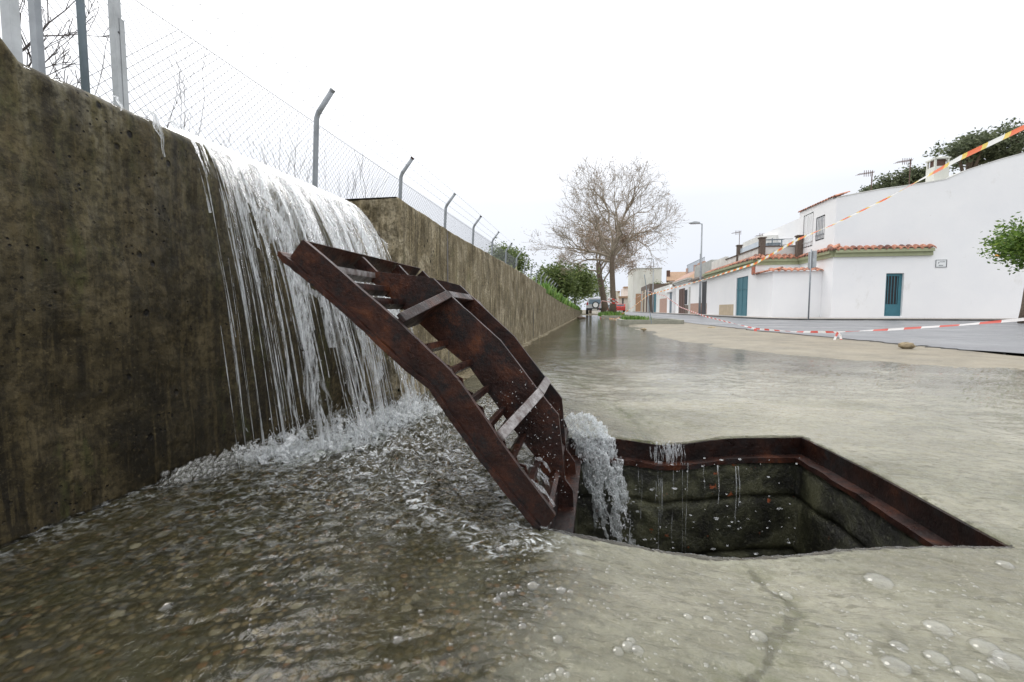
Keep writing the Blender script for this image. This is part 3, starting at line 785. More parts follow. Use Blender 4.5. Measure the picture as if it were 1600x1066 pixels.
# core behind the panels and the end face of the first one
mb = MB()
ys = [2.18, 3, 6, 7.7, 14, 25, 37.9]
for a, b in zip(ys[:-1], ys[1:]):
    za, zb = float(htop(a)) - .02, float(htop(b)) - .02
    x0, x1 = -1.33, HXW - .07
    mb.add([(x0, a, -.3), (x1, a, -.3), (x1, b, -.3), (x0, b, -.3), (x0, a, za), (x1, a, za), (x1, b, zb), (x0, b, zb)], [(0, 3, 2, 1), (4, 5, 6, 7), (1, 2, 6, 5), (3, 0, 4, 7)])
mb.build('panel_core', M_DARK, wall)
def endface(U, Vv):
    x = HXW - .004 - U * .40; z = -.15 + Vv * (1.2)
    ht = 1.053 + .012 * U + fbm(x * 9, x * 0, 3) * .010
    z = np.minimum(z, ht)
    y = 2.165 + fbm(x * 9, z * 9, 4) * .012 + .030 * np.exp(-(((x + 1.10) / .05) ** 2 + ((z - .96) / .05) ** 2))
    return np.stack([x, y, z], -1)
gridmesh('end_face', endface, 60, 120, M_WALL, wall)
# broken lump of mortar at the crest
def lump(mb, c, r, seed, sq=(1, 1, 1), n1=14, n2=9, amp=.25):
    rr = random.Random(seed); ph = [rr.uniform(0, 6.28) for _ in range(6)]
    vs = []; fs = []
    for i in range(n2 + 1):
        th = math.pi * i / n2
        for j in range(n1):
            a = 2 * math.pi * j / n1
            k = 1 + amp * (math.sin(3 * a + ph[0]) * math.sin(2 * th + ph[1]) + .5 * math.sin(5 * a + ph[2] + th * 4) + .3 * math.sin(7 * th + ph[3] + a))
            vs.append((c[0] + r * k * sq[0] * math.sin(th) * math.cos(a), c[1] + r * k * sq[1] * math.sin(th) * math.sin(a), c[2] + r * k * sq[2] * math.cos(th)))
    for i in range(n2):
        for j in range(n1): fs.append((i * n1 + j, i * n1 + (j + 1) % n1, (i + 1) * n1 + (j + 1) % n1, (i + 1) * n1 + j))
    mb.add(vs, fs)
# low footing along the wall
mb = MB()
k = 70
for i in range(k):
    a = 2.9 + (38 - 2.9) * i / k; b = 2.9 + (38 - 2.9) * (i + 1) / k
    wv = lambda y: HXW + .06 + .03 * math.sin(y * 2.3) + .02 * math.sin(y * 7)
    za = .012
    mb.add([(HXW - .01, a, za + .012), (wv(a), a, za), (wv(b), b, za), (HXW - .01, b, za + .012), (wv(a) + .02, a, -.05), (wv(b) + .02, b, -.05)], [(0, 1, 2, 3), (1, 4, 5, 2)])
mb.build('footing', M_WALL, wall, smooth=True)

# water and bank behind the wall
mb = MB(); mb.add([(-2.3, -5, 1.045), (-1.56, -5, 1.045), (-1.56, 2.16, 1.04), (-2.3, 2.16, 1.04)], [(0, 1, 2, 3)])
o = mb.build('canal_water', M_WATER); tag(o, kind='structure')
mb = MB()
ys = [-8, 2.2, 3, 6, 7.7, 14, 25, 38, 60]
for a, b in zip(ys[:-1], ys[1:]):
    za = float(htop(max(a, 2.2))) - .03; zb = float(htop(max(b, 2.2))) - .03
    xr = -2.25 if b <= 2.2 else -1.25
    mb.add([(-60, a, za), (xr, a, za), (xr, b, zb), (-60, b, zb), (xr, a, -.3), (xr, b, -.3)], [(0, 1, 2, 3), (1, 4, 5, 2)])
M_SOIL = plain('bank_soil', (.12, .12, .06), .95, 0, .4, 5, .8, .03)
o = mb.build('bank', M_SOIL); tag(o, kind='structure')

# ------------------------------------------------------------------ waterfall
fall = thing('waterfall', 'sheet of water pouring over the lowered wall in white strands', 'waterfall', (-1.1, 1.7, 0))
def vel(y): return np.interp(y, [1.15, 1.25, 1.45, 1.9, 2.12], [.30, .50, .80, .92, .86])
def path_pt(y, t, dv=0., film=0.):
    """t<0 on the crest, t in 0..1 falling"""
    T = math.sqrt(2 * 1.03 / 9.8); v = vel(y) + dv
    x = np.where(t < 0, -1.20 + t * .38, -1.20 + v * T * t * (1 - .0 * t)); z = np.where(t < 0, 1.027 - t * .003, 1.027 - .5 * 9.8 * (T * t) ** 2)
    return x, z
yl, yr = 1.18, 2.13
import bmesh
def cut(o, keep):
    kf = (keep[:-1, :-1] & keep[1:, :-1] & keep[:-1, 1:] & keep[1:, 1:]).ravel()
    bm = bmesh.new(); bm.from_mesh(o.data); bm.faces.ensure_lookup_table()
    bmesh.ops.delete(bm, geom=[bm.faces[int(a)] for a in np.nonzero(~kf)[0]], context='FACES'); bm.to_mesh(o.data); bm.free()
NU = 560
for sd_, (ta, tb, NV, dv, thrx, thry, am) in enumerate(((-.9, .80, 230, 0, (-.9, .36, .50, .62, .80), (-3, -1.3, -.45, .0, .42), 1.0),
                                                       (.10, 1.0, 170, .045, (.1, .3, .6, 1.0), (.40, .14, .22, .42), 1.5),
                                                       (.22, 1.0, 170, -.06, (.2, .5, .7, 1.0), (.45, .20, .26, .44), 1.6))):
    def sheet(U, Vv, ta=ta, tb=tb, dv=dv, sd_=sd_, am=am):
        t = ta + Vv * (tb - ta); of = sd_ * 31.7
        y = yl + fbm(Vv * 3 + of, Vv * 0 + 1, 3) * .03 + (yr - yl) * U
        y = y - sstep(0, .8, t) * .05 * (U * .6 + .2)
        x, z = path_pt(y, t, dv)
        wv = fbm(y * 5 + of, t * .9, 3) * .03
        r = fbm((y + wv) * 11 + t * .4 + of, t * .45 + 2, 3, .55)
        rid = (1 - np.abs(r) * 2.2)
        amp = (.003 + .020 * sstep(-.05, .6, t)) * am
        d = rid * amp + fbm((y + wv) * 40 + t + of, t * .9, 2) * .004
        x = x + d; z = z + d * .35 * (1 - sstep(0, .2, t))
        y = y + wv * .6 * sstep(0, .5, t)
        return np.stack([x, y, z], -1)
    sh = gridmesh('water_sheet', sheet, NU, NV, M_FALL, fall)
    U, Vv = np.meshgrid(np.linspace(0, 1, NU), np.linspace(0, 1, NV), indexing='ij')
    T_ = ta + Vv * (tb - ta); yy = yl + (yr - yl) * U; of = sd_ * 31.7
    ww = fbm(yy * 5 + of, T_ * .9, 3) * .03
    hol = fbm((yy + ww) * 22 + T_ * .6 + of, T_ * .8, 3) + fbm((yy + ww) * 62 + of, T_ * 1.1 + 7, 2) * .75
    thr = np.interp(T_, thrx, thry)
    leftfade = sstep(.16, 0, U) * sstep(-.2, .2, T_) * 1.4
    keep = hol > thr + leftfade
    aer = np.clip(.50 + fbm((yy + ww) * 26 + of, T_ * .6, 3) * 1.4 + (.15 if sd_ else 0), .05, 1) * sstep(.04, .34, T_) * (.5 + .5 * sstep(0, .2, U))
    attr(sh, 'aer', aer.ravel()); cut(sh, keep)
# thin film over the rest of the crest and a wet veil down the face
def film(U, Vv):
    y = .80 + U * .50; t = Vv
    x = -1.59 + t * .44; z = 1.036 + 0 * t + .006 * np.sin(y * 3.1) * .4
    over = sstep(.80, 1, t); x = np.where(t > .8, -1.238 + .050 * np.sin(over * math.pi / 2), x); z = z - .010 - .010 * (1 - np.cos(over * math.pi / 2))
    d = fbm(y * 14, t * 2, 3) * .0012
    return np.stack([x + d, y, z + d * .6 - .006], -1)
fm_ = gridmesh('water_film', film, 120, 40, M_FALL, fall); attr(fm_, 'aer', np.full(120 * 40, .0))
# strands
rs = random.Random(11)
mb = MB(); aerv = []
def strand(y, t0, t1, rad, dv, wob=.006, n_=5):
    steps = max(6, int((t1 - t0) * 26)); pts = []; rad_ = []; ph = rs.uniform(0, 6)
    drift = rs.uniform(-.02, .01)
    for k in range(steps + 1):
        t = t0 + (t1 - t0) * k / steps; x, z = path_pt(y, t, dv)
        pts.append((float(x) + wob * math.sin(ph + t * 9) * .6, y - .05 * t * (y - 1.1) + drift * t + wob * .5 * math.sin(ph + t * 7), float(z)))
        rad_.append(max(.0004, rad * (.55 + .45 * math.sin(ph * 3 + t * 21)) * min(1, (k + .4) / 3) * (1 - .45 * t)))
    mb.tube(pts, rad_, n_)
    for p in pts: aerv.extend([.6 + .4 * rs.random()] * n_)
clus = [rs.uniform(yl + .03, yr - .02) for _ in range(26)]
for i_ in range(130):
    c = rs.choice(clus); y = min(yr, max(yl, c + rs.gauss(0, .022))) if rs.random() < .72 else rs.uniform(yl, yr)
    a = rs.uniform(.28, .75); b = min(1.0, a + rs.uniform(.15, .7))
    strand(y, a, b, rs.choice([.0010, .0016, .0024, .0036, .0050]), rs.gauss(0, .03))
for y, a, b, rd in ((1.235, .05, .52, .0035), (1.25, .1, .6, .003), (1.29, .05, .62, .004), (1.27, .45, 1, .0015), (1.22, .6, .95, .0012), (1.33, .5, 1, .0018)):
    strand(y, a, b, rd, 0)
# short glassy trickles left of the sheet, hugging the wall
def trickle(y, ln, rad, out=.0):
    pts = []; rr = []
    k = 12; ph = rs.uniform(0, 6)
    for i_ in range(k + 1):
        f_ = i_ / k
        if f_ < .15: x, z = -1.21 + f_ / .15 * .035, 1.036
        else: x, z = -1.173 + out * (f_ - .15), 1.03 - ln * (f_ - .15)
        pts.append((x, y + .012 * f_ + .004 * math.sin(ph + 9 * f_), z)); rr.append(rad * (.4 + .9 * math.sin(f_ * 3.0)) + .0006)
    mb.tube(pts, rr, 6)
    for p in pts: aerv.extend([.8] * 6)
trickle(.985, .035, .0022); trickle(1.078, .07, .004, .01); trickle(1.090, .13, .0026, .012); trickle(1.145, .03, .003); trickle(1.17, .028, .0025)
so_ = mb.build('strands', M_FALL, fall, smooth=True); so_['kind'] = 'stuff'; attr(so_, 'aer', aerv)

# splashes, foam and drops
def sphere_arrays(n1, n2, half=False):
    vs = []; fs = []
    top = math.pi / 2 if half else math.pi
    for i_ in range(n2 + 1):
        th = top * i_ / n2
        for j_ in range(n1):
            a = 2 * math.pi * j_ / n1; vs.append((math.sin(th) * math.cos(a), math.sin(th) * math.sin(a), math.cos(th)))
    for i_ in range(n2):
        for j_ in range(n1): fs.append((i_ * n1 + j_, (i_ + 1) * n1 + j_, (i_ + 1) * n1 + (j_ + 1) % n1, i_ * n1 + (j_ + 1) % n1))
    return np.array(vs), np.array(fs)
def scatter(name, items, mat, n1=8, n2=6, half=False, parent=None):
    sv, sf = sphere_arrays(n1, n2, half)
    VV = []; FF = []
    for k, (c, s_) in enumerate(items):
        VV.append(sv * np.array(s_)[None, :] + np.array(c)[None, :]); FF.append(sf + k * len(sv))
    return npmesh(name, np.concatenate(VV), np.concatenate(FF), mat, parent)
rs = random.Random(21)
M_MIST = m_mist()
crown = []
for q_ in range(9):
    def spl(U, Vv, q_=q_):
        y = 1.22 + U * .90; land = -1.20 + vel(y) * .458
        off = (q_ - 4) * .026; of = q_ * 13.1
        h = (.045 + .075 * np.abs(fbm(y * 9 + of, y * 0 + of, 3)) * 2.0) * (1 - abs(q_ - 4) * .13)
        z = .012 + Vv * h; x = land + off - .03 + fbm(y * 14 + of, Vv * 2 + of, 3) * .030 + Vv * fbm(y * 7 + of, Vv * 0 + 4, 2) * .03
        return np.stack([x, y + fbm(y * 30, Vv * 3 + of, 2) * .01, z], -1)
    crown.append((spl, q_))
sp_root = thing('splash', 'white splash crowns thrown up where the falling water lands', 'splash', (-.9, 1.6, 0))
for fn_, q_ in crown:
    o = gridmesh('splash_veil', fn_, 420, 26, M_MIST, sp_root)
    Us, Vs = np.meshgrid(np.linspace(0, 1, 420), np.linspace(0, 1, 26), indexing='ij')
    kp = fbm(Us * 60 + q_ * 9, Vs * 2.2, 4, .65) > (-.9 + 1.3 * Vs ** .8); cut(o, kp); o['kind'] = 'stuff'
items = []
for _ in range(900):
    y = rs.uniform(1.22, 2.12); land = -1.20 + float(vel(y)) * .458
    x = land + rs.gauss(0, .08); h = abs(rs.gauss(0, .05)) * (1 + .6 * math.sin(y * 19))
    r_ = rs.choice([.0007, .0010, .0014, .002]) * rs.uniform(.6, 1.3)
    items.append(((x, y, .03 + h), (r_, r_, r_ * rs.uniform(1, 3))))
s1 = scatter('spray', items, M_DROP, parent=sp_root); s1['kind'] = 'stuff'
items = []
for _ in range(520):                                       # froth pile against the wall
    f_ = rs.random(); y = 1.02 + f_ * .30; x = -1.145 + abs(rs.gauss(0, .035)) + f_ * .02
    r_ = rs.uniform(.004, .011); items.append(((x, y, .018 + max(0, .045 - abs(x + 1.13) * .5) * rs.random()), (r_, r_, r_)))
for _ in range(300):
    y = rs.uniform(1.0, 2.0); x = -1.165 + abs(rs.gauss(0, .02)); r_ = rs.uniform(.002, .006)
    items.append(((x, y, .02 + rs.random() * .012), (r_, r_, r_)))
s2 = scatter('froth', items, M_BUB, 10, 7); tag(s2, 'heap of froth bubbles at the foot of the wall', 'froth', kind='stuff')
items = []
def dome(x, y, r_):
    r_ *= .86; items.append(((x, y, water_at(x, y) - r_ * .15), (r_, r_, r_ * .62)))
for px, py, rp_ in ((1373, 895, 21), (1228, 908, 12), (1465, 972, 18), (1400, 1033, 20), (1405, 998, 13), (1463, 1022, 16), (1540, 1005, 18), (1580, 1025, 20), (1508, 1044, 14), (1185, 985, 15), (1178, 990, 8),
                    (1310, 1040, 13), (1296, 1030, 10), (1322, 1030, 9), (1074, 955, 9), (1106, 955, 10), (1330, 985, 9), (980, 1010, 14), (995, 1016, 13), (965, 1015, 12), (985, 1000, 10), (1570, 880, 10), (1560, 1030, 12), (1540, 1052, 10),
                    (870, 998, 12), (874, 1050, 11), (862, 1058, 9), (885, 1055, 8), (620, 1000, 12), (830, 915, 14), (775, 938, 10), (785, 930, 10), (797, 927, 9), (820, 945, 8), (875, 920, 12), (890, 922, 8), (815, 980, 10), (700, 873, 9), (780, 858, 14), (800, 848, 16), (258, 958, 12)):
    p = at(px, py, 2, .012); d_ = (p - Vector((0, 0, .5))).length; dome(p.x, p.y, rp_ * d_ / 800)
for _ in range(520):
    cx = rs.uniform(-.55, .75); cy = rs.uniform(.55, .98) if rs.random() < .75 else rs.uniform(.9, 1.3)
    if -.08 < cx < .9 and cy > .93: continue
    for k in range(rs.choice([1, 1, 2, 4])):
        x = cx + rs.gauss(0, .011); y = cy + rs.gauss(0, .008); dome(x, y, rs.uniform(.0016, .0058))
for _ in range(650):                                       # finer foam trails leading to the cover
    f_ = rs.random(); x = -.75 + f_ * .62 + rs.gauss(0, .04); y = 1.55 - f_ * .62 + rs.gauss(0, .06); dome(x, y, rs.uniform(.0015, .0055))
for _ in range(220):
    x = rs.uniform(-.4, -.12) ; y = 1.0 + (x + .1) * -.3 + rs.gauss(0, .05); dome(x, y, rs.uniform(.002, .006))
s3 = scatter('bubbles', items, M_BUB, 16, 7, True); tag(s3, 'clear bubbles drifting on the shallow water in front of the pit', 'bubbles', kind='stuff')

# water pouring into the pit at its far left corner
def pour(U, Vv):
    t = Vv; X0 = -.145 + U * .17
    x = X0 + .02 + t * (.09 + .12 * (1 - U * .4)) ; y = 1.79 - t * .22 - .03 * np.sin(U * 3.1) - U * .0
    z = .030 + .045 * np.sin(U * math.pi) * (1 - t) ** 2 + .02 - t ** 1.8 * .62
    d = fbm(U * 7, t * 9, 4, .65) * .026 + fbm(U * 24, t * 30, 3) * .008
    return np.stack([x + d * .4, y - d, z + d], -1)
po = gridmesh('pouring_water', pour, 110, 200, M_MIST); tag(po, 'frothy water pouring into the corner of the pit beside the cover', 'pouring water')
pu = np.meshgrid(np.linspace(0, 1, 110), np.linspace(0, 1, 200), indexing='ij')
attr(po, 'aer', np.clip(1.6 - pu[1] * 1.3, .35, 1).ravel())
kk2 = (fbm(pu[0] * 5, pu[1] * 4 + 3, 4) > np.interp(pu[1], [0, .35, .6, 1], [-3, -.9, -.05, .6]))
bm = bmesh.new(); bm.from_mesh(po.data); bm.faces.ensure_lookup_table()
kf = (kk2[:-1, :-1] & kk2[1:, 1:]).ravel()
bmesh.ops.delete(bm, geom=[bm.faces[int(a)] for a in np.nonzero(~kf)[0]], context='FACES'); bm.to_mesh(po.data); bm.free()
mb = MB(); aerv = []
rs = random.Random(31)
def drib(x, y, ln, rad, zs=-.066):
    pts = []; rr = []; ph = rs.uniform(0, 6)
    for k in range(12):
        f_ = k / 11; pts.append((x + .0022 * math.sin(ph + f_ * 6), y - .012 - f_ * .02, zs - ln * f_)); rr.append(rad * (.4 + .6 * abs(math.sin(ph + f_ * 7))) * (1 - .5 * f_))
    mb.tube(pts, rr, 6); aerv.extend([.5] * 72)
for _ in range(9): drib(rs.uniform(.24, .36), 1.75, rs.uniform(.1, .55), rs.uniform(.001, .0035))
for _ in range(34): drib(rs.gauss(.29, .028), 1.784 + rs.uniform(-.004, .004), rs.uniform(.03, .085), rs.uniform(.0012, .0065), .004 - rs.random() * .03)
for x in (.18, .19, .41, .46, .52, .53): drib(x, 1.74, rs.uniform(.08, .22), rs.uniform(.001, .003))
dr = mb.build('dribbles', M_FALL, smooth=True); attr(dr, 'aer', aerv); tag(dr, 'thin dribbles running over the far rim into the pit', 'dribbles', kind='stuff')
items = []
for _ in range(110):
    p = at(rs.uniform(905, 1250), rs.uniform(715, 870), 1, rs.uniform(1.3, 1.72)); r_ = rs.choice([.0012, .002, .0028, .004]) * rs.uniform(.5, 1)
    items.append((tuple(p), (r_ * rs.uniform(1, 2.6), r_, r_ * rs.uniform(.6, 1.2))))
for _ in range(420):
    f_ = rs.random(); x = -.05 + f_ * .24 + rs.gauss(0, .03); z = .03 - f_ ** 1.6 * .6 + rs.gauss(0, .03); r_ = rs.uniform(.001, .004); items.append(((x, 1.70 - f_ * .2, z), (r_, r_, r_ * 1.5)))
for _ in range(160):
    u = rs.uniform(-.02, .3); v = rs.uniform(.03, .16); q = L(u, v, rs.uniform(1.05, 1.25)); r_ = rs.uniform(.0006, .0016); items.append((q, (r_, r_, r_)))
for _ in range(60):
    y = rs.uniform(1.2, 2.1); items.append(((-1.2 + rs.uniform(.05, .5), y, rs.uniform(.05, .5)), (.0012, .0012, .003)))
dp = scatter('water_drops', items, M_DROP); tag(dp, 'loose drops flying through the air over the pit', 'water drops', kind='stuff')
# ragged water breaking through the foot of the cover
mb = MB(); rs = random.Random(44); aw = []
for k in range(16):
    y = 1.03 + rs.random() * .20; p = Vector((-.155 + rs.gauss(0, .02), y, .03 + rs.random() * .07)); v = Vector((.5 + rs.gauss(0, .12), rs.gauss(0, .15), .1 + rs.gauss(0, .15)))
    pts = []; rr = []; r_ = rs.uniform(.003, .009)
    for i_ in range(9): f_ = i_ / 8 * .10; pts.append(p + v * f_ + Vector((0, 0, -4.9 * f_ * f_))); rr.append(r_ * (.25 + abs(math.sin(i_ * .9 + k))) * (1 - i_ / 14))
    mb.tube(pts, rr, 7); aw += [.5] * 63
we = mb.build('spurting_water', M_FALL, smooth=True); attr(we, 'aer', aw); tag(we, 'ragged spurt of water breaking through the foot of the tipped cover', 'water', kind='stuff')

# ------------------------------------------------------------------ chain link fence on the bank
fence = thing('chain_link_fence', 'tall chain link fence with cranked posts and barbed wire behind the wall', 'fence', (-2.6, 6, 1))
FX = -2.6
def bank_z(y): return float(htop(max(y, 2.2))) - .03
def kink(y): return 2.30 if y < 9 else 2.30 - (y - 9) * .010
for i in range(18):
    y = FX * -1 * (.80 + .73 * i); tl = .06
    zb, zk = bank_z(y) - .2, kink(y)
    mb = MB()
    if i == 0:
        y = 2.20; mb.box(FX - .020, FX + .020, y - .020, y + .020, zb, 3.4); mb.box(FX + .0205, FX + .024, y + .004, y + .032, zb, 2.10)
        o = mb.build('post', M_POSTPALE, fence, bevel=.003); o['label'] = 'square grey post drilled with a hole'
        h_ = MB(); h_.tube([(FX + .0202, y, 2.02), (FX + .0225, y, 2.02)], .006, 12); h_.build('bolt_hole', M_DARK, o)
        continue
    pts = [(FX, y, zb), (FX + .02, y, zb + .8), (FX + tl, y, zk - .03), (FX + tl + .02, y, zk + .02), (FX + tl + .16, y, zk + .20)]
    mb.tube(pts, .024, 12)
    p_ = mb.build('post', M_GREYMETAL, fence, smooth=True)
    c_ = MB(); c_.tube([(FX + tl + .16, y, zk + .20), (FX + tl + .172, y, zk + .215)], .0255, 12); c_.build('post_cap', M_RUST if i % 2 == 0 else M_GREYMETAL, p_)
for (px, w_, top, m_, xx) in ((129, .042, 3.6, M_GREYPOST, -2.25), (60, .026, 3.4, M_GREYMETAL, -2.35), (22, .030, 3.4, M_POSTPALE, -2.0)):
    p = at(px, 60, 0, xx); mb = MB()
    if px == 129: mb.tube([(p.x, p.y, .9), (p.x, p.y, top)], .0155, 14)
    else:
        mb.box(p.x - w_, p.x + w_ * .4, p.y - w_ * .5, p.y + w_ * .5, .9, top)
        mb.box(p.x - w_ * .9, p.x - w_ * .2, p.y + w_ * .502, p.y + w_ * .62, .9, p.z + .0)
    o = mb.build('post', m_, fence, smooth=(px == 129), bevel=0 if px == 129 else .004); o['label'] = {129: 'round bluish steel post', 60: 'grey channel post', 22: 'broad pale zinc post'}[px]
mb = MB(); cell = .062
yA, yB = 1.3, 15.0
z0 = .98
yv = yA
def zz_wire(mb, y0, dirn, rad):
    # one diagonal wire from the bottom to the top of the mesh
    h = 1.33; run = h
    pts = []
    for k in range(0, 3):
        f_ = k / 2; y = y0 + dirn * run * f_
        pts.append((FX - .030 + (.004 if dirn > 0 else -.001), y, z0 - .02 + h * f_))
    pts = [p for p in pts]
    mb.tube(pts, rad, 3, caps=False)
while yv < yB:
    zz_wire(mb, yv, 1, .0017); zz_wire(mb, yv + 1.44, -1, .0017); yv += cell * 1.05
mb.tube([(FX - .033, 1.0, kink(2)), (FX - .033, 15.5, kink(9) - .07)], .0022, 5)
mb.build('chain_link', M_WIRE, fence)
for q, (dx, dz) in enumerate(((.06, .03), (.12, .12), (.19, .23))):
    mb = MB(); pts = []; y = .6
    while y < 33: pts.append((FX + .03 + dx, y, kink(y) + dz - .006 * math.sin((y % 1.9) / 1.9 * math.pi))); y += .24
    mb.tube(pts, .0016, 4)
    y = .8
    while y < 12:
        for a in (0, 1.6): mb.tube([(FX + .03 + dx - .012 * math.cos(a), y - .004, kink(y) + dz - .012 * math.sin(a + .6)), (FX + .03 + dx + .012 * math.cos(a), y + .006, kink(y) + dz + .012 * math.sin(a + .6))], .001, 3)
        y += .14
    mb.build('barbed_wire', M_WIRE, fence)

# ------------------------------------------------------------------ trees
def grow(mb, rg_, p, d, ln, rad, lev, maxlev, tips, spread=.55, up=.12, kids=(2, 4), nside=5, shrink=.72, minr=.004, gnarl=.18):
    k = 4 if lev < 2 else 3
    pts = [p.copy()]; rr = [rad]; q = p.copy(); dd = d.copy(); side = []
    for i in range(k):
        dd = (dd + Vector((rg_.gauss(0, gnarl), rg_.gauss(0, gnarl), rg_.gauss(0, gnarl) + up * .4))).normalized()
        q = q + dd * ln / k; pts.append(q.copy()); rr.append(max(minr, rad * (1 - .45 * (i + 1) / k))); side.append((q.copy(), dd.copy(), rr[-1]))
    mb.tube(pts, rr, nside if lev < 2 else (4 if lev < 4 else 3), caps=False)
    if lev >= maxlev: tips.append(q.copy()); return
    for _ in range(rg_.randint(*kids)):
        s_ = rg_.choice(side[1:]) if rg_.random() < .55 else side[-1]
        v = Vector((rg_.gauss(0, 1), rg_.gauss(0, 1), rg_.gauss(0, .7))).normalized()
        nd = (s_[1] + v * spread * rg_.uniform(.8, 1.7) + Vector((0, 0, up))).normalized()
        grow(mb, rg_, s_[0], nd, ln * shrink * rg_.uniform(.75, 1.15), max(minr, s_[2] * .72), lev + 1, maxlev, tips, spread, up, kids, nside, shrink, minr, gnarl)
    tips.append(q.copy())
def leaves(mb, rg_, centres, per, rad, size, flat=1.0):
    for c in centres:
        for _ in range(per):
            v = Vector((rg_.gauss(0, 1), rg_.gauss(0, 1), rg_.gauss(0, 1) * flat)) * rad * .6
            p = c + v; s_ = size * rg_.uniform(.6, 1.4)
            a = Vector((rg_.gauss(0, 1), rg_.gauss(0, 1), rg_.gauss(0, .6))).normalized(); b = a.cross(Vector((rg_.gauss(0, 1), rg_.gauss(0, 1), rg_.gauss(0, 1)))).normalized()
            mb.add([p - a * s_, p + b * s_ * .5, p + a * s_, p - b * s_ * .5], [(0, 1, 2, 3)])
def bare_tree(name, label, base, trunk_pts, trunk_r, limbs, seed, group=None, seeds=None, mat=M_BARK, tmat=M_TWIG, maxlev=5, llen=2.4, kids=(3, 4), minr=.006, lab_cat='tree'):
    t = thing(name, label, lab_cat, base, group)
    b = Vector(base); rg_ = random.Random(seed); mb = MB()
    pts = [b + Vector(q) for q in trunk_pts]
    rr = [trunk_r * (1.35 if i == 0 else 1 - .35 * i / len(pts)) for i in range(len(pts))]
    mb.tube(pts, rr, 10); mb.build('trunk', mat, t, smooth=True)
    mb = MB(); tips = []
    for (o_, d_, l_, r_) in limbs:
        grow(mb, rg_, b + Vector(o_), Vector(d_).normalized(), l_, r_, 0, maxlev, tips, .58, .09, kids, 6, .70, minr, .25)
    mb.build('crown', tmat, t)
    if seeds:
        mb = MB(); 
        n_, fn_ = seeds
        cs = [c for c in tips if rg_.random() < fn_(c - b)]
        leaves(mb, rg_, cs, n_, .34, .045); mb.build('dry_leaves', M_SEED, t)
    return t, tips
B1 = at(957, 497, 2, .0); B1 = Vector((B1.x, B1.y, 0)) if False else None
def ground_at_depth(px, depth):
    a = (px - 800) / F; x = depth * a * ca - depth * sa; y = depth * a * sa + depth * ca; return (x, y, 0.)
b1 = ground_at_depth(957, 29)
limbs = []
rg0 = random.Random(2)
T1 = [(0, 0, 0), (.02, 0, 1.2), (-.05, 0, 2.4), (-.10, 0, 3.4), (-.05, 0, 4.1)]
for a_, el, l_, r_, h in ((180, 18, 2.2, .10, 3.5), (200, 38, 2.3, .10, 3.8), (160, 52, 2.2, .09, 4.0), (100, 75, 2.6, .11, 4.1), (60, 72, 2.6, .10, 4.1), (20, 48, 2.4, .10, 4.0), (-10, 30, 2.3, .10, 3.8), (5, 12, 1.9, .08, 3.4), (250, 45, 2.2, .09, 3.8), (300, 45, 2.2, .09, 3.9), (75, 40, 2.2, .09, 3.8), (120, 30, 2.1, .08, 3.6), (270, 80, 2.5, .1, 4.1), (330, 62, 2.4, .09, 4.1)):
    ar, er = R(a_), R(el); limbs.append(((-.07, 0, h), (math.cos(ar) * math.cos(er), math.sin(ar) * math.cos(er), math.sin(er)), l_ * (.62 + .40 * math.sin(er)), r_))
bare_tree('bare_street_tree', 'large leafless tree with a wide twiggy crown, tape tied round its straight trunk', b1, T1, .20, limbs, 12, seeds=(8, lambda v: .95 if v.z < 5.4 and abs(v.x) < 2.2 else .06), maxlev=4, kids=(3, 5), minr=.0065)
b2 = ground_at_depth(947, 40)
T2 = [(0, 0, 0), (-.20, 0, 1.2), (-.42, 0, 2.4), (-.62, 0, 3.4), (-.75, 0, 4.6)]
limbs = []
for a_, el, l_, h in ((170, 40, 1.9, 3.6), (10, 45, 1.7, 2.6), (90, 70, 2.0, 4.4), (200, 70, 1.8, 4.6), (40, 60, 1.8, 4.2), (280, 40, 1.8, 3.6), (330, 35, 1.7, 3.2)):
    ar, er = R(a_), R(el); limbs.append(((-.65 if h > 3 else -.45, 0, h), (math.cos(ar) * math.cos(er), math.sin(ar) * math.cos(er), math.sin(er)), l_, .09))
bare_tree('leaning_street_tree', 'darker tree with a leaning trunk and dry brown leaves, behind the large leafless tree', b2, T2, .30, limbs, 5, seeds=(26, lambda v: .95), maxlev=4, kids=(2, 4), minr=.009, tmat=M_TWIG)

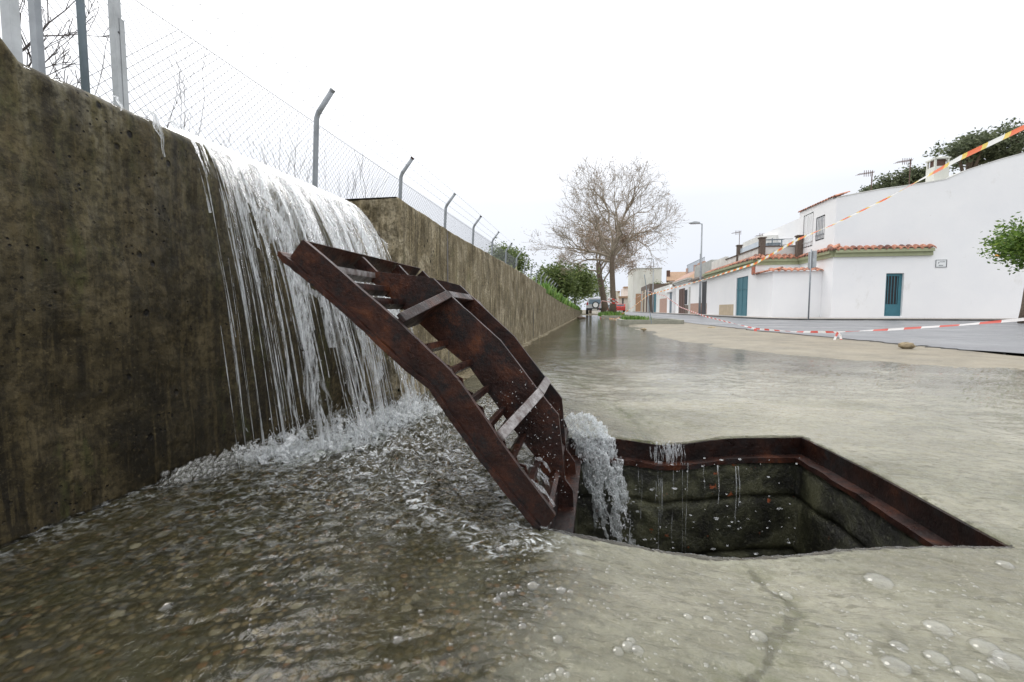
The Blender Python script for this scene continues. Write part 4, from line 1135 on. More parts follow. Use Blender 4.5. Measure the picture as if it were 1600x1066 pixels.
def leafy_tree(name, label, base, h, cr, ch, seed, mat, n_cl, per, lsize, group=None, trunk_r=.16, lean=(0, 0), crad=.5, flat=.8, cat='tree', hollow=.3, lumps=7):
    t = thing(name, label, cat, base, group); b = Vector(base); rg_ = random.Random(seed)
    mb = MB(); top = b + Vector((lean[0], lean[1], h - ch * .55))
    mid = b.lerp(top, .5) + Vector((rg_.gauss(0, .06), rg_.gauss(0, .06), 0))
    mb.tube([b, b.lerp(mid, .5), mid, top], [trunk_r * 1.3, trunk_r, trunk_r * .85, trunk_r * .6], 9)
    cc = b + Vector((lean[0] * 1.1, lean[1] * 1.1, h - ch / 2))
    lum = []
    for _ in range(lumps):
        a = rg_.uniform(0, 6.28); el = rg_.uniform(-.5, 1.2); k = rg_.uniform(.35, .72)
        lum.append((cc + Vector((math.cos(a) * math.cos(el) * cr * k, math.sin(a) * math.cos(el) * cr * k, math.sin(el) * ch * .5 * k)), rg_.uniform(.3, .5)))
    for c, _ in lum: mb.tube([mid.lerp(top, .6), c.lerp(top, .35), c], [trunk_r * .5, trunk_r * .3, trunk_r * .1], 5)
    mb.build('trunk', M_BARK, t, smooth=True)
    cs = []
    for _ in range(n_cl):
        c, k = rg_.choice(lum); v = Vector((rg_.gauss(0, 1), rg_.gauss(0, 1), rg_.gauss(0, 1))).normalized() * rg_.uniform(.35, 1.05)
        cs.append(c + Vector((v.x * cr * k, v.y * cr * k, v.z * ch * k * .6)))
    mb = MB(); leaves(mb, rg_, cs, per, crad, lsize, flat); mb.build('crown', mat, t)
    return t
# evergreens beyond the wall at the end of the street
leafy_tree('evergreen_tree', 'round dark evergreen tree standing beyond the wall, nearest the last fence posts', (-7.5, 40, .4), 6.3, 2.1, 4.2, 1, M_LEAF, 150, 26, .12, 'evergreens beyond the wall', crad=.7)
for i_, (px, dep, h, cr, lab) in enumerate(((862, 34, 4.0, 1.9, 'low dark evergreen tree spilling over the wall, left of the bushier pair'), (885, 38, 4.6, 2.3, 'dense bushy evergreen tree in the middle of the row beyond the wall'), (897, 56, 5.4, 2.5, 'dark evergreen tree beside the silver off-road car'), (922, 62, 6.4, 3.2, 'tall dark evergreen tree behind the silver off-road car'), (845, 48, 4.2, 2.0, 'far low evergreen tree showing between two nearer ones'))):
    leafy_tree('evergreen_tree', lab, ground_at_depth(px, dep), h, cr, h * .88, 20 + i_, M_LEAF, 150, 26, .12, 'evergreens beyond the wall', crad=.75)
# pines behind the white house
def pine(px, dep, h, cr, seed, lab):
    leafy_tree('stone_pine', lab, ground_at_depth(px, dep), h, cr, cr * 1.25, seed, M_PINE, 210, 26, .13, 'pines behind the white house', trunk_r=.3, crad=.55, flat=.5, lumps=11)
pine(1497, 38, 14.9, 2.9, 41, 'broad stone pine rising behind the roof just right of the chimney')
pine(1398, 42, 13.3, 2.2, 42, 'smaller stone pine behind the roof, left of the chimney')
pine(1585, 36, 15.4, 3.2, 43, 'stone pine behind the highest part of the gable')
pine(1350, 46, 12.6, 1.2, 44, 'small low tree top showing behind the roof beside the leftmost rooftop aerial')
# citrus tree on the pavement
ct_ = leafy_tree('orange_tree', 'small round orange tree with glossy leaves and a few fruits by the white gable wall', ground_at_depth(1606, 15.2), 3.45, 1.75, 1.95, 7, M_CITRUS, 260, 44, .060, crad=.30, trunk_r=.20, lean=(.1, 0), lumps=16)
ob = Vector(ground_at_depth(1606, 15.2)); rs = random.Random(8)
for k_ in range(9):
    a = rs.uniform(math.pi * .8, math.pi * 1.9); el = rs.uniform(-.6, .9)
    mb = MB(); c = ob + Vector((.10 + 1.0 * math.cos(a) * math.cos(el), 1.0 * math.sin(a) * math.cos(el) - .1, 2.45 + .55 * math.sin(el)))
    lump(mb, c, .045, k_, amp=.02); mb.build('orange', M_ORANGE, ct_, smooth=True)
# bare saplings and branches behind the fence
for i_, (px, dep, h, lab) in enumerate(((208, 4.3, 3.0, 'thin bare sapling behind the fence just right of the square drilled post'), (292, 5.2, 3.3, 'bare many-stemmed sapling behind the fence above the start of the waterfall'), (366, 5.8, 3.0, 'bare bushy sapling behind the fence over the middle of the waterfall'), (507, 7.4, 3.3, 'dark bare sapling beside the first cranked fence post'), (560, 8.4, 3.0, 'low bare sapling between two cranked fence posts'), (455, 7.0, 3.0, 'sparse bare sapling left of the first cranked fence post'))):
    b = Vector(ground_at_depth(px, dep)); b.z = .95
    t = thing('bare_sapling', lab, 'sapling', tuple(b), 'bare saplings behind the fence'); rg_ = random.Random(60 + i_)
    mb = MB(); tips = []
    mb.tube([b, b + Vector((0, 0, .35))], [.010, .008], 5); mb.build('trunk', M_DARKTWIG, t)
    mb = MB()
    for _ in range(3): grow(mb, rg_, b + Vector((0, 0, rg_.uniform(.1, .35))), Vector((rg_.gauss(0, .35), rg_.gauss(0, .35), 1)).normalized(), (h - .95) * .50, .010, 1, 3, tips, .34, .16, (2, 3), 4, .62, .0020, .09)
    mb.build('crown', M_DARKTWIG, t)
b = Vector(ground_at_depth(18, 3.4)); b.z = .95
t = thing('bare_branching_tree', 'dark bare tree reaching long arching branches past the nearest fence posts', 'tree', tuple(b)); rg_ = random.Random(77); mb = MB(); tips = []
mb.tube([b, b + Vector((0, 0, .7)), b + Vector((.05, 0, 1.6))], [.035, .03, .02], 7); mb.build('trunk', M_DARKTWIG, t, smooth=True)
mb = MB()
rv = Vector(RT)
for z_, up_, l_ in ((.45, .45, .40), (.62, .25, .42), (.85, .15, .48), (1.05, .4, .5), (1.3, .5, .5), (.25, .8, .35), (1.15, .05, .4)):
    d = (rv + Vector((rg_.gauss(0, .15), rg_.gauss(0, .15), up_))).normalized()
    grow(mb, rg_, b + Vector((0, 0, z_)), d, l_, .011, 0, 3, tips, .42, .10, (2, 4), 5, .62, .0022, .10)
mb.build('crown', M_DARKTWIG, t)

# ------------------------------------------------------------------ street surfaces
def sheet_poly(name, pts, z, mat, kind='structure', z_edge=None, label=None):
    mb = MB(); k = len(pts); mb.v = [(p[0], p[1], z) for p in pts] ; mb.f = [tuple(range(k))]; mb.m = [0]
    o = mb.build(name, mat); tag(o, kind=kind); return o
SX = 8.89
rd = [at(1700, 572, 2, 0), at(1600, 561, 2, 0), at(1500, 553, 2, 0), at(1437, 546, 2, 0), at(1398, 542, 2, 0), at(1314, 533, 2, 0), at(1184, 520, 2, 0), at(1114, 511, 2, 0)]
edge = [(p.x, p.y) for p in rd]
rs = random.Random(5); e2 = []
for a, b in zip(edge[:-1], edge[1:]):
    for k in range(14):
        f_ = k / 14; e2.append((a[0] + (b[0] - a[0]) * f_ + rs.gauss(0, .035), a[1] + (b[1] - a[1]) * f_ + rs.gauss(0, .05)))
poly = [(60, 3)] + e2 + [(3.3, 15), (3.25, 30), (3.3, 50), (3.0, 80), (0, 150), (9, 150), (7.75, 80), (7.75, 30), (7.75, 23.3), (8.6, 21.4), (60, 19.5)]
road = sheet_poly('road', poly, .050, M_ASPH)
# dark broken lip along the asphalt edge
mb = MB(); k0 = len(mb.v)
for i_, (x, y) in enumerate(e2): mb.v += [(x - .03, y - .03, .048), (x - .06, y - .05, -.01)]
for i_ in range(len(e2) - 1): mb.f.append((i_ * 2, i_ * 2 + 1, i_ * 2 + 3, i_ * 2 + 2)); mb.m.append(0)
o = mb.build('road_edge', M_DARKKERB); tag(o, kind='structure')
# pavement with a kerb in front of the houses
def slab(name, pts, z0, z1, mat, bevel=.01):
    mb = MB(); k = len(pts); mb.v = [(p[0], p[1], z0) for p in pts] + [(p[0], p[1], z1) for p in pts]
    mb.f = [tuple(range(k))[::-1], tuple(range(k, 2 * k))] + [(i_, (i_ + 1) % k, (i_ + 1) % k + k, i_ + k) for i_ in range(k)]; mb.m = [0] * len(mb.f)
    o = mb.build(name, mat, bevel=bevel); tag(o, kind='structure'); return o
slab('pavement', [(60, 19.7), (60, 40), (7.9, 40), (7.9, 150), (12, 150), (12, 300), (7.9, 300)][:0] or [(7.92, 23.4), (8.7, 21.6), (60, 19.7), (60, 24.5), (12, 24.5), (9.5, 26), (9.5, 140), (7.92, 90)], -.05, .125, M_PAVE)
slab('kerb', [(7.80, 23.38), (8.64, 21.48), (60, 19.58), (60, 19.69), (8.70, 21.59), (7.915, 23.42), (7.915, 90), (7.80, 90)], -.05, .118, M_DARKKERB)

# planted islands between the puddle and the road
def island(x0, x1, y0, y1, lab):
    t = thing('kerb_island', lab, 'kerb island', ((x0 + x1) / 2, y0, 0), 'planting islands along the street')
    mb = MB(); r_ = .18; pts = []
    for cx, cy, a0 in ((x1 - r_, y1 - r_, 0), (x0 + r_, y1 - r_, 90), (x0 + r_, y0 + r_, 180), (x1 - r_, y0 + r_, 270)):
        for k in range(5): a = R(a0 + k * 22.5); pts.append((cx + r_ * math.cos(a), cy + r_ * math.sin(a)))
    inn = [((p[0] - (x0 + x1) / 2) * (1 - .26 / (x1 - x0)) + (x0 + x1) / 2, (p[1] - (y0 + y1) / 2) * (1 - .26 / (y1 - y0)) + (y0 + y1) / 2) for p in pts]
    mb.plate(pts, [inn[::-1]], lambda a, b, t_: (a, b, t_), -.03, .17); mb.build('kerb', M_KERB, t, bevel=.015)
    mb = MB(); mb.v = [(p[0], p[1], .10) for p in inn]; mb.f = [tuple(range(len(inn)))]; mb.m = [0]; mb.build('soil', M_SOIL, t)
    return t
p0 = at(969, 508, 2, 0); p1 = at(1067, 508, 2, 0)
island(p0.x + .02, p0.x + 2.02, p0.y, p0.y + 2.6, 'long pale kerb island with green weeds, nearest along the puddle')
island(p0.x - .35, p0.x + 1.4, 26.0, 32, 'kerb island round the foot of the large leafless tree')
def tufts(name, lab, cat, boxes, n_, h, mat, kind='stuff', group=None):
    mb = MB(); rg_ = random.Random(len(lab))
    for _ in range(n_):
        x0, x1, y0, y1, z = rg_.choice(boxes); x = rg_.uniform(x0, x1); y = rg_.uniform(y0, y1)
        zz_ = z(x, y) if callable(z) else z; hh = h * rg_.uniform(.4, 1.3); a = rg_.uniform(0, 6.28); l_ = rg_.uniform(.1, .7) * hh; w_ = hh * .10
        dx, dy = math.cos(a), math.sin(a)
        mb.add([(x - dy * w_, y + dx * w_, zz_), (x + dy * w_, y - dx * w_, zz_), (x + dx * l_ * .5 + dy * w_, y + dy * l_ * .5 - dx * w_, zz_ + hh * .6), (x + dx * l_, y + dy * l_, zz_ + hh), (x + dx * l_ * .5 - dy * w_, y + dy * l_ * .5 + dx * w_, zz_ + hh * .6)], [(0, 1, 2, 4), (4, 2, 3)])
    o = mb.build(name, mat, fix=False); tag(o, lab, cat, group, kind); return o
tufts('weeds', 'green weeds growing in the long pale kerb island', 'weeds', [(p0.x + .2, p0.x + .75, p0.y + .6, p0.y + 1.9, .10), (p0.x + .1, p0.x + 1.1, p0.y + .5, p0.y + 2.3, .10)], 520, .17, M_GRASS)
tufts('grass', 'grass round the foot of the large leafless tree', 'grass', [(b1[0] - .6, b1[0] + .1, 27.0, 30.5, .10), (b1[0] - .9, b1[0] + .6, 26.6, 31.5, .10)], 700, .26, M_GRASS)
tufts('ivy', 'green creeper and weeds hanging over the far top of the wall', 'ivy', [(-1.5, -.93, 9.5, 36, lambda x, y: bank_z(y) - .05 + .0 * x)], 6500, .22, M_GRASS)
tufts('dry_grass', 'pale grass along the top of the wall below the fence', 'grass', [(-1.45, -1.0, 5.6, 12, lambda x, y: bank_z(y) - .02)], 1100, .10, M_PALEWEED)
# leafy creeper draped at the end of the wall
mb = MB(); rg_ = random.Random(4)
leaves(mb, rg_, [Vector((-1.2 + rg_.uniform(-.5, .35), rg_.uniform(14, 37), 0)) for _ in range(0)], 1, .2, .05)
cs = []
for _ in range(260):
    y = rg_.uniform(11, 38); cs.append(Vector((-1.05 - rg_.random() * .5, y, bank_z(y) + .06 * rg_.random())))
leaves(mb, rg_, cs, 14, .16, .045); o = mb.build('creeper', M_GRASS, fix=False); tag(o, 'leafy green creeper spilling over the far end of the wall', 'creeper', kind='stuff')
b = Vector(ground_at_depth(904, 34)); 
leafy_tree('wall_end_bush', 'grey leafless-looking bush standing at the very end of the wall', (b.x - .2, b.y, 0), 1.5, .35, 1.3, 90, M_LEAF, 30, 12, .06, trunk_r=.05, crad=.3, cat='bush')
mb = MB(); p = at(1416, 545, 2, .04); lump(mb, (p.x, p.y, .075), .062, 3, (1.35, .9, .62), 22, 14, .14); o = mb.build('rock', M_ROCK, smooth=True); tag(o, 'rough sandy rock lying at the edge of the asphalt', 'rock')
rs = random.Random(9)
for px, py, r_, lab in ((1006, 515, .05, 'small brown stone on the sand in front of the long kerb island'), (1112, 513, .07, 'flat brown stone lying at the road edge right of the kerb island'), (909, 497, .16, 'dark clump of debris at the foot of the far wall end')):
    p = at(px, py, 2, .03); mb = MB(); lump(mb, (p.x, p.y, .035), r_, int(px), (1.5, 1, .5), 12, 8, .15); o = mb.build('stone', M_ROCK if px > 950 else M_BARK, smooth=True); tag(o, lab, 'stone')

# ------------------------------------------------------------------ houses
xz = lambda y: (lambda a, b, t: (a, y + t, b))
yz = lambda x: (lambda a, b, t: (x + t, a, b))
def rect(a0, a1, b0, b1): return [(a0, b0), (a1, b0), (a1, b1), (a0, b1)]
def tile_row(parent, p0, p1, out, wd=.26, r=.085, ln=.34, mat=None, drop=.10):
    """a row of barrel tiles along p0-p1, their mouths facing `out`"""
    mb = MB(); p0 = Vector(p0); p1 = Vector(p1); d = p1 - p0; n_ = max(2, int(round(d.length / wd))); e_ = d / n_; o_ = Vector(out).normalized()
    for k in range(n_):
        c = p0 + e_ * (k + .5); seg = 7; vs = []
        for s_ in range(seg + 1):
            a = math.pi * s_ / seg; off = e_.normalized() * (-math.cos(a) * e_.length * .5) ; up = Vector((0, 0, math.sin(a) * r))
            for j, (oo, dz) in enumerate(((.10, -drop * .5), (-ln, drop))):
                vs.append(c + off + up + o_ * oo + Vector((0, 0, dz)))
        for s_ in range(seg + 1):
            a = math.pi * s_ / seg; off = e_.normalized() * (-math.cos(a) * e_.length * .38); up = Vector((0, 0, math.sin(a) * r * .7 - .012))
            vs.append(c + off + up + o_ * .10 + Vector((0, 0, -drop * .5)))
        fs = [(s_ * 2, s_ * 2 + 1, s_ * 2 + 3, s_ * 2 + 2) for s_ in range(seg)] + [(s_ * 2, s_ * 2 + 2, 2 * (seg + 1) + s_ + 1, 2 * (seg + 1) + s_) for s_ in range(seg)]
        mb.add(vs, fs)
    return mb.build('tile_row', mat or M_TILE, parent, fix=False)
house = thing('white_house', 'white corner house with a tall blank gable, tiled eaves and a terrace', 'house', (11.11, 23.8, 0))
FY = 23.8; BX = 11.11; F2Y = 27.3
# front gable wall with the door opening
dL, dR = at(1383, 460, 1, FY).x, at(1411, 460, 1, FY).x; dz0, dz1 = .20, 2.17
pts = [(BX, -.05), (dL, -.05), (dR, -.05), (24, -.05), (24, 9.0), (at(1600, 240, 1, FY).x, at(1600, 240, 1, FY).z)]
for px, py in ((1560, 251), (1510, 267), (1478, 281), (1450, 286), (1410, 292), (1380, 296), (1340, 303)):
    q = at(px, py, 1, FY); pts.append((q.x, q.z))
pts.append((BX, at(1298, 310, 1, FY).z))
mb = MB(); mb.plate(pts, [rect(dL, dR, dz0, dz1)], xz(FY), 0, .30); 
mb.box(BX + .01, 24, FY + .31, 34, -.05, 5.5)
mb.build('gable_wall', M_WHITE, house)
mb = MB(); mb.v = []
rp_ = pts[5:]
for (a, b), (c, d) in zip(rp_[:-1], rp_[1:]): mb.add([(a, FY - .02, b), (c, FY - .02, d), (c, FY + 3, d + .02), (a, FY + 3, b + .02), (a, FY - .02, b + .05), (c, FY - .02, d + .05), (c, FY + 3, d + .07), (a, FY + 3, b + .07)], [(0, 1, 2, 3), (4, 7, 6, 5), (0, 4, 5, 1)])
mb.build('roof_edge', M_WHITE2, house)
def side_window(parent, y0, y1, z0, z1, x, frame, pane, bars, bar_mat):
    f = MB(); t_ = .06
    f.plate(rect(y0, y1, z0, z1), [rect(y0 + t_, y1 - t_, z0 + t_, z1 - t_)], yz(x - .03), 0, .10); fo = f.build('window', frame, parent)
    g_ = MB(); g_.box(x + .05, x + .055, y0 + t_, y1 - t_, z0 + t_, z1 - t_); g_.build('pane', pane, fo)
    b_ = MB()
    for k in range(bars): yy_ = y0 + (y1 - y0) * (k + 1) / (bars + 1); b_.box(x - .075, x - .055, yy_ - .012, yy_ + .012, z0 + .02, z1 - .02)
    b_.box(x - .08, x - .05, y0, y1, z0 + .25, z0 + .28); b_.build('window_bars', bar_mat, fo)
    return fo
def P(px, py, x): return at(px, py, 0, x)
mb = MB()
wins = []
for (pa, pb, ya, yb) in ((1255.5, 1270.5, 386, 334), (1275, 1288.5, 375, 338)):
    u0, u1 = P(pb, 350, BX).y, P(pa, 350, BX).y; mid_ = (pa + pb) / 2; wins.append((u0, u1, P(mid_, ya, BX).z, P(mid_, yb, BX).z))
mb.plate([(FY + .301, 3.2), (F2Y + .3, 3.2), (F2Y + .3, 5.8), (FY + .301, 5.78)], [rect(*w_) for w_ in wins], yz(BX), 0, .25)
mb.plate([(FY + .301, -.05), (F2Y, -.05), (F2Y, 3.2), (FY + .301, 3.2)], [], yz(BX), 0, .25)
mb.build('side_wall', M_WHITE, house)
w1 = side_window(house, *wins[0], BX + .04, M_SIGNW, M_PALEGLASS, 4, M_SIGNW)
w2 = side_window(house, *wins[1], BX + .04, M_GREYMETAL, M_GLASS, 5, M_GREYMETAL)
tile_row(house, (BX + .02, FY - .1, 5.80), (BX + .02, F2Y + .35, 5.84), (-1, 0, 0), .27, .07, .5)
# glazed front of the tiled eave over the door
zc_ = at(1298, 392, 1, FY).z
mb = MB()
xr_ = at(1456, 392, 1, FY).x
def corn(poly):   # cornice swept along a polyline of (x,y)
    for (a, b) in zip(poly[:-1], poly[1:]):
        a = Vector(a); b = Vector(b); d = (b - a).normalized(); o_ = Vector((d.y, -d.x))
        for (w0, w1, za, zb) in ((0, .10, zc_ - .30, zc_ - .12), (0, .20, zc_ - .12, zc_ + .02)):
            q = [a - o_ * .02, b - o_ * .02, b + o_ * w1, a + o_ * w1]
            mb.add([(p.x, p.y, za) for p in q] + [(p.x, p.y, zb) for p in q], [(0, 1, 2, 3), (7, 6, 5, 4), (0, 4, 5, 1), (1, 5, 6, 2), (2, 6, 7, 3), (3, 7, 4, 0)])
corn([(SX - .2, 38), (SX - .0, F2Y), (BX, F2Y), (BX, FY), (xr_, FY)])
mb.build('cornice', M_GREEN, house)
tile_row(house, (BX - .2, FY - .12, zc_ + .06), (xr_ + .05, FY - .12, zc_ + .06), (0, -1, 0), .29, .135, .34, None, .14)
tile_row(house, (BX - .15, F2Y - .1, zc_ + .06), (BX - .15, FY - .15, zc_ + .06), (-1, 0, 0), .29, .135, .34, None, .14)
tile_row(house, (SX - .1, F2Y - .15, zc_ + .06), (BX, F2Y - .15, zc_ + .06), (0, -1, 0), .29, .135, .34, None, .14)
tile_row(house, (SX - .15, 38, zc_ + .06), (SX - .15, F2Y - .1, zc_ + .06), (-1, 0, 0), .29, .135, .34, None, .14)
# street face with the tall teal door
dy0, dy1 = P(1168, 460, SX).y, P(1150, 460, SX).y
by0, by1 = P(1146, 480, SX).y, P(1124, 480, SX).y
DZ1 = P(1159, 433, SX).z
mb = MB(); mb.plate([(F2Y, -.05), (38, -.05), (38, zc_ - .2), (F2Y, zc_ - .2)], [rect(max(dy0, F2Y + .9), dy1, .13, DZ1)], yz(SX), 0, .30)
mb.plate([(SX + .301, -.05), (BX + .25, -.05), (BX + .25, zc_ - .2), (SX + .301, zc_ - .2)], [], xz(F2Y), 0, .25)
mb.box(SX + .31, BX + 6, F2Y + .26, 37.9, -.05, zc_ + .1)
mb.build('street_wall', M_WHITE, house)
mb = MB(); y0_, y1_ = max(dy0, F2Y + .9), dy1; mb.box(SX + .05, SX + .09, y0_ + .01, y1_ - .01, .13, DZ1 - .01)
for yy_ in (y0_ + .3, (y0_ + y1_) / 2, y1_ - .3): mb.box(SX + .035, SX + .049, yy_ - .02, yy_ + .02, .14, DZ1 - .02)
mb.box(SX + .03, SX + .049, y0_ + .01, y1_ - .01, DZ1 - .75, DZ1 - .70)
mb.build('garage_door', M_TEAL, house)
mb = MB(); mb.box(SX - .02, SX + .02, by0, by1, .13, P(1135, 476, SX).z); mb.build('plinth_panel', M_BEIGE, house)
# front door with glazing bars
d = MB(); t_ = .07; d.plate(rect(dL + .005, dR - .005, dz0, dz1 - .01), [rect(dL + .10, dR - .14, dz0 + .55, dz1 - .12)], xz(FY + .12), 0, .05)
d.plate(rect(dL + .12, dR - .16, dz0 + .08, dz0 + .42), [], xz(FY + .108), 0, .011)
dd = d.build('front_door', M_TEAL, house, bevel=.004)
d = MB(); d.box(dL + .10, dR - .14, FY + .15, FY + .155, dz0 + .55, dz1 - .12); d.build('pane', M_DARK, dd)
d = MB()
for k in range(4): x_ = dL + .10 + (dR - dL - .24) * (k + .5) / 4; d.box(x_ - .012, x_ + .012, FY + .10, FY + .119, dz0 + .55, dz1 - .12)
d.build('door_bars', M_TEAL, dd)
# terrace parapet, brick pillars and railing
mb = MB()
zt_ = 3.95
mb.plate([(F2Y + .15, zc_), (38, zc_), (38, zt_ + .25), (34.2, zt_ + .25), (34.2, zt_), (F2Y + .15, zt_)], [], yz(SX + .25), 0, .2)
mb.plate([(SX + .46, zc_), (BX, zc_), (BX, zt_ - .0), (SX + .46, zt_ - .0)], [], xz(F2Y + .16), 0, .2)
mb.build('parapet', M_WHITE2, house)
mb = MB(); mb.box(SX + .2, BX, F2Y + .12, F2Y + .40, zt_ + .002, zt_ + .06); mb.box(SX + .20, SX + .5, F2Y + .41, 34.1, zt_ + .002, zt_ + .06); mb.build('parapet_coping', M_BRICKP, house)
def brick_pillar(x, y, z0, z1, s_=.14):
    mb = MB(); mb.box(x - s_, x + s_, y - s_, y + s_, z0, z1); mb.box(x - s_ - .04, x + s_ + .04, y - s_ - .04, y + s_ + .04, z1 + .001, z1 + .07); mb.build('brick_pillar', M_BRICKP, house, bevel=.01)
brick_pillar(SX + .34, F2Y + .22, zc_ + .1, 4.42); brick_pillar(BX - .16, F2Y + .22 - .4, zc_ + .1, 4.42)
brick_pillar(SX + .34, 31.5, zc_ + .1, 4.55)
mb = MB()
for z_ in (zt_ + .12, 4.38): mb.tube([(SX + .5, F2Y + .26, z_), (BX - .3, F2Y + .26, z_)], .014, 5)
for k in range(22): x_ = SX + .55 + k * (BX - SX - .9) / 21; mb.tube([(x_, F2Y + .26, zt_ + .12), (x_, F2Y + .26, 4.38)], .008, 4)
mb.build('railing', M_GREYMETAL, house)
mb = MB(); mb.box(SX + .34, SX + .345, F2Y + .42, 31.3, zt_ + .08, 4.35); mb.build('glass_balustrade', M_PALEGLASS, house)
mb = MB()
for (x0, x1, y0, y1, z0, z1) in ((9.8, 10.5, 28.4, 28.8, 4.02, 4.3), (10.0, 10.06, 28.3, 28.35, 4.0, 4.55), (10.5, 10.56, 28.3, 28.35, 4.0, 4.5), (9.75, 10.65, 28.3, 28.5, 4.45, 4.5)): mb.box(x0, x1, y0, y1, z0, z1)
o = mb.build('terrace_bench', M_GREYPOST, bevel=.01); tag(o, 'bluish metal bench standing on the terrace behind the railing', 'bench')
# stepped white volumes behind the terrace
mb = MB()
mb.plate([(30.5, zc_), (36, zc_), (36, 5.35), (33, 5.35), (30.5, 5.05)], [], yz(BX - .35), 0, 3)
mb.build('rear_wing', M_WHITE2, house)
# annex in front, lower, with its own tile edge
AY = 24.8
az = at(1207, 424, 1, AY).z
mb = MB(); mb.box(SX, BX - .002, AY, F2Y - .002, -.05, az)
mb.build('annex', M_WHITE, house)
tile_row(house, (SX - .08, AY - .06, az + .03), (BX - .01, AY - .06, az + .03), (0, -1, 0), .27, .09, .5)
tile_row(house, (SX - .08, F2Y, az + .05), (SX - .08, AY - .08, az + .05), (-1, 0, 0), .27, .09, .5)
mb = MB(); mb.box(SX - .10, SX + .02, F2Y + .1, F2Y + .42, az + .05, zc_ - .36); mb.build('clay_pipe', plain('terracotta', (.45, .16, .10), .7), house, bevel=.03)
# chimney and aerials on the roof
cp = at(1464, 285, 1, FY + .6)
mb = MB(); s_ = .29; mb.box(cp.x - s_, cp.x + s_, FY + .35, FY + .9, 5.9, 7.0); ch = mb.build('chimney', M_STAINW, house)
mb = MB()
for x_ in (cp.x - s_ + .04, cp.x + s_ - .04):
    for y_ in (FY + .39, FY + .86): mb.box(x_ - .035, x_ + .035, y_ - .035, y_ + .035, 7.001, 7.32)
mb.box(cp.x - .05, cp.x + .05, FY + .6, FY + .68, 7.001, 7.32)
mb.box(cp.x - s_ - .03, cp.x + s_ + .03, FY + .32, FY + .93, 7.321, 7.38); mb.add([(cp.x - s_, FY + .34, 7.381), (cp.x + s_, FY + .34, 7.381), (cp.x + s_, FY + .9, 7.381), (cp.x - s_, FY + .9, 7.381), (cp.x, FY + .62, 7.50)], [(0, 1, 4), (1, 2, 4), (2, 3, 4), (3, 0, 4)])
mb.build('chimney_cap', M_STAINW, ch)
mb = MB(); mb.box(cp.x - s_ + .09, cp.x + s_ - .09, FY + .45, FY + .80, 7.002, 7.315); mb.build('flue', M_BROWN, ch)
def aerial(parent, x, y, z0, z1, ln=.8, yagi=True, th=.022):
    mb = MB(); mb.tube([(x, y, z0), (x, y, z1)], th, 6)
    if yagi:
        mb.tube([(x - ln, y, z1 - .12), (x + .1, y, z1 - .05)], th * .55, 5)
        for k in range(8): xx = x - ln + ln * k / 7; mb.tube([(xx, y - .22, z1 - .12 + .07 * k / 7), (xx, y + .22, z1 - .12 + .07 * k / 7)], th * .4, 4); 
        for k in range(5): xx = x - ln * .55 + .09 * k; mb.tube([(xx, y, z1 - .24), (xx, y, z1 + .06)], th * .6, 4)
    return mb.build('aerial', M_BROWN if yagi else M_GREYMETAL, parent)
q = at(1361, 300, 1, FY + 1.5); aerial(house, q.x, FY + 1.5, 5.9, at(1361, 268, 1, FY + 1.5).z, .62)
q = at(1420, 295, 1, FY + 1.5); aerial(house, q.x, FY + 1.5, 6.1, at(1420, 249, 1, FY + 1.5).z, .60)
q = at(1155, 380, 0, 10.2); aerial(house, q.x, q.y, 3.8, at(1155, 362, 0, 10.2).z, .5, True, .02)
q = at(1193, 380, 0, 11.2); aerial(house, q.x, q.y, 3.8, at(1193, 366, 0, 11.2).z, .5, True, .02)
# street name plate on the gable: emblem, one small line and one larger line, worn past reading
sx0, sx1 = at(1461, 412, 1, FY).x, at(1479, 412, 1, FY).x; sz0, sz1 = at(1470, 418, 1, FY).z, at(1470, 406, 1, FY).z
sg = thing('street_name_plate', 'small white street name plate with a dark border on the blank gable wall', 'sign', ((sx0 + sx1) / 2, FY, sz0))
mb = MB(); mb.box(sx0, sx1, FY - .02, FY - .002, sz0, sz1); mb.build('plate', M_SIGNW, sg)
mb = MB(); mb.plate(rect(sx0, sx1, sz0, sz1), [rect(sx0 + .03, sx1 - .03, sz0 + .025, sz1 - .025)], xz(FY - .026), 0, .0055); mb.build('border', M_SIGNK, sg)
mb = MB(); hgt = sz1 - sz0; wd_ = sx1 - sx0
mb.plate([(sx0 + .10, sz1 - .19), (sx0 + .125, sz1 - .10), (sx0 + .15, sz1 - .09), (sx0 + .15, sz1 - .14)], [], xz(FY - .024), 0, .0035)
rs = random.Random(2)
x_ = sx0 + .18
while x_ < sx1 - .07: mb.box(x_, x_ + .014, FY - .024, FY - .0205, sz1 - .115, sz1 - .085 + rs.uniform(0, .012)); x_ += .026
x_ = sx0 + .14
while x_ < sx1 - .15: mb.box(x_, x_ + .022, FY - .024, FY - .0205, sz0 + .065, sz0 + .105 + rs.uniform(0, .008)); x_ += .036
mb.build('lettering', M_SIGNK, sg)

# sign post by the kerb
p = at(1263, 499, 2, .12); sp = thing('sign_post', 'thin grey sign post on the pavement carrying narrow plates seen edge on', 'sign post', (p.x, p.y, .12))
mb = MB(); mb.tube([(p.x, p.y, .1), (p.x + .0, p.y, 2.85)], .028, 10); mb.build('pole', M_GREYMETAL, sp, smooth=True)
mb = MB(); mb.box(p.x + .035, p.x + .16, p.y - .1, p.y + .35, 2.15, 2.80); mb.build('sign_plate', M_POSTPALE, sp, bevel=.01)

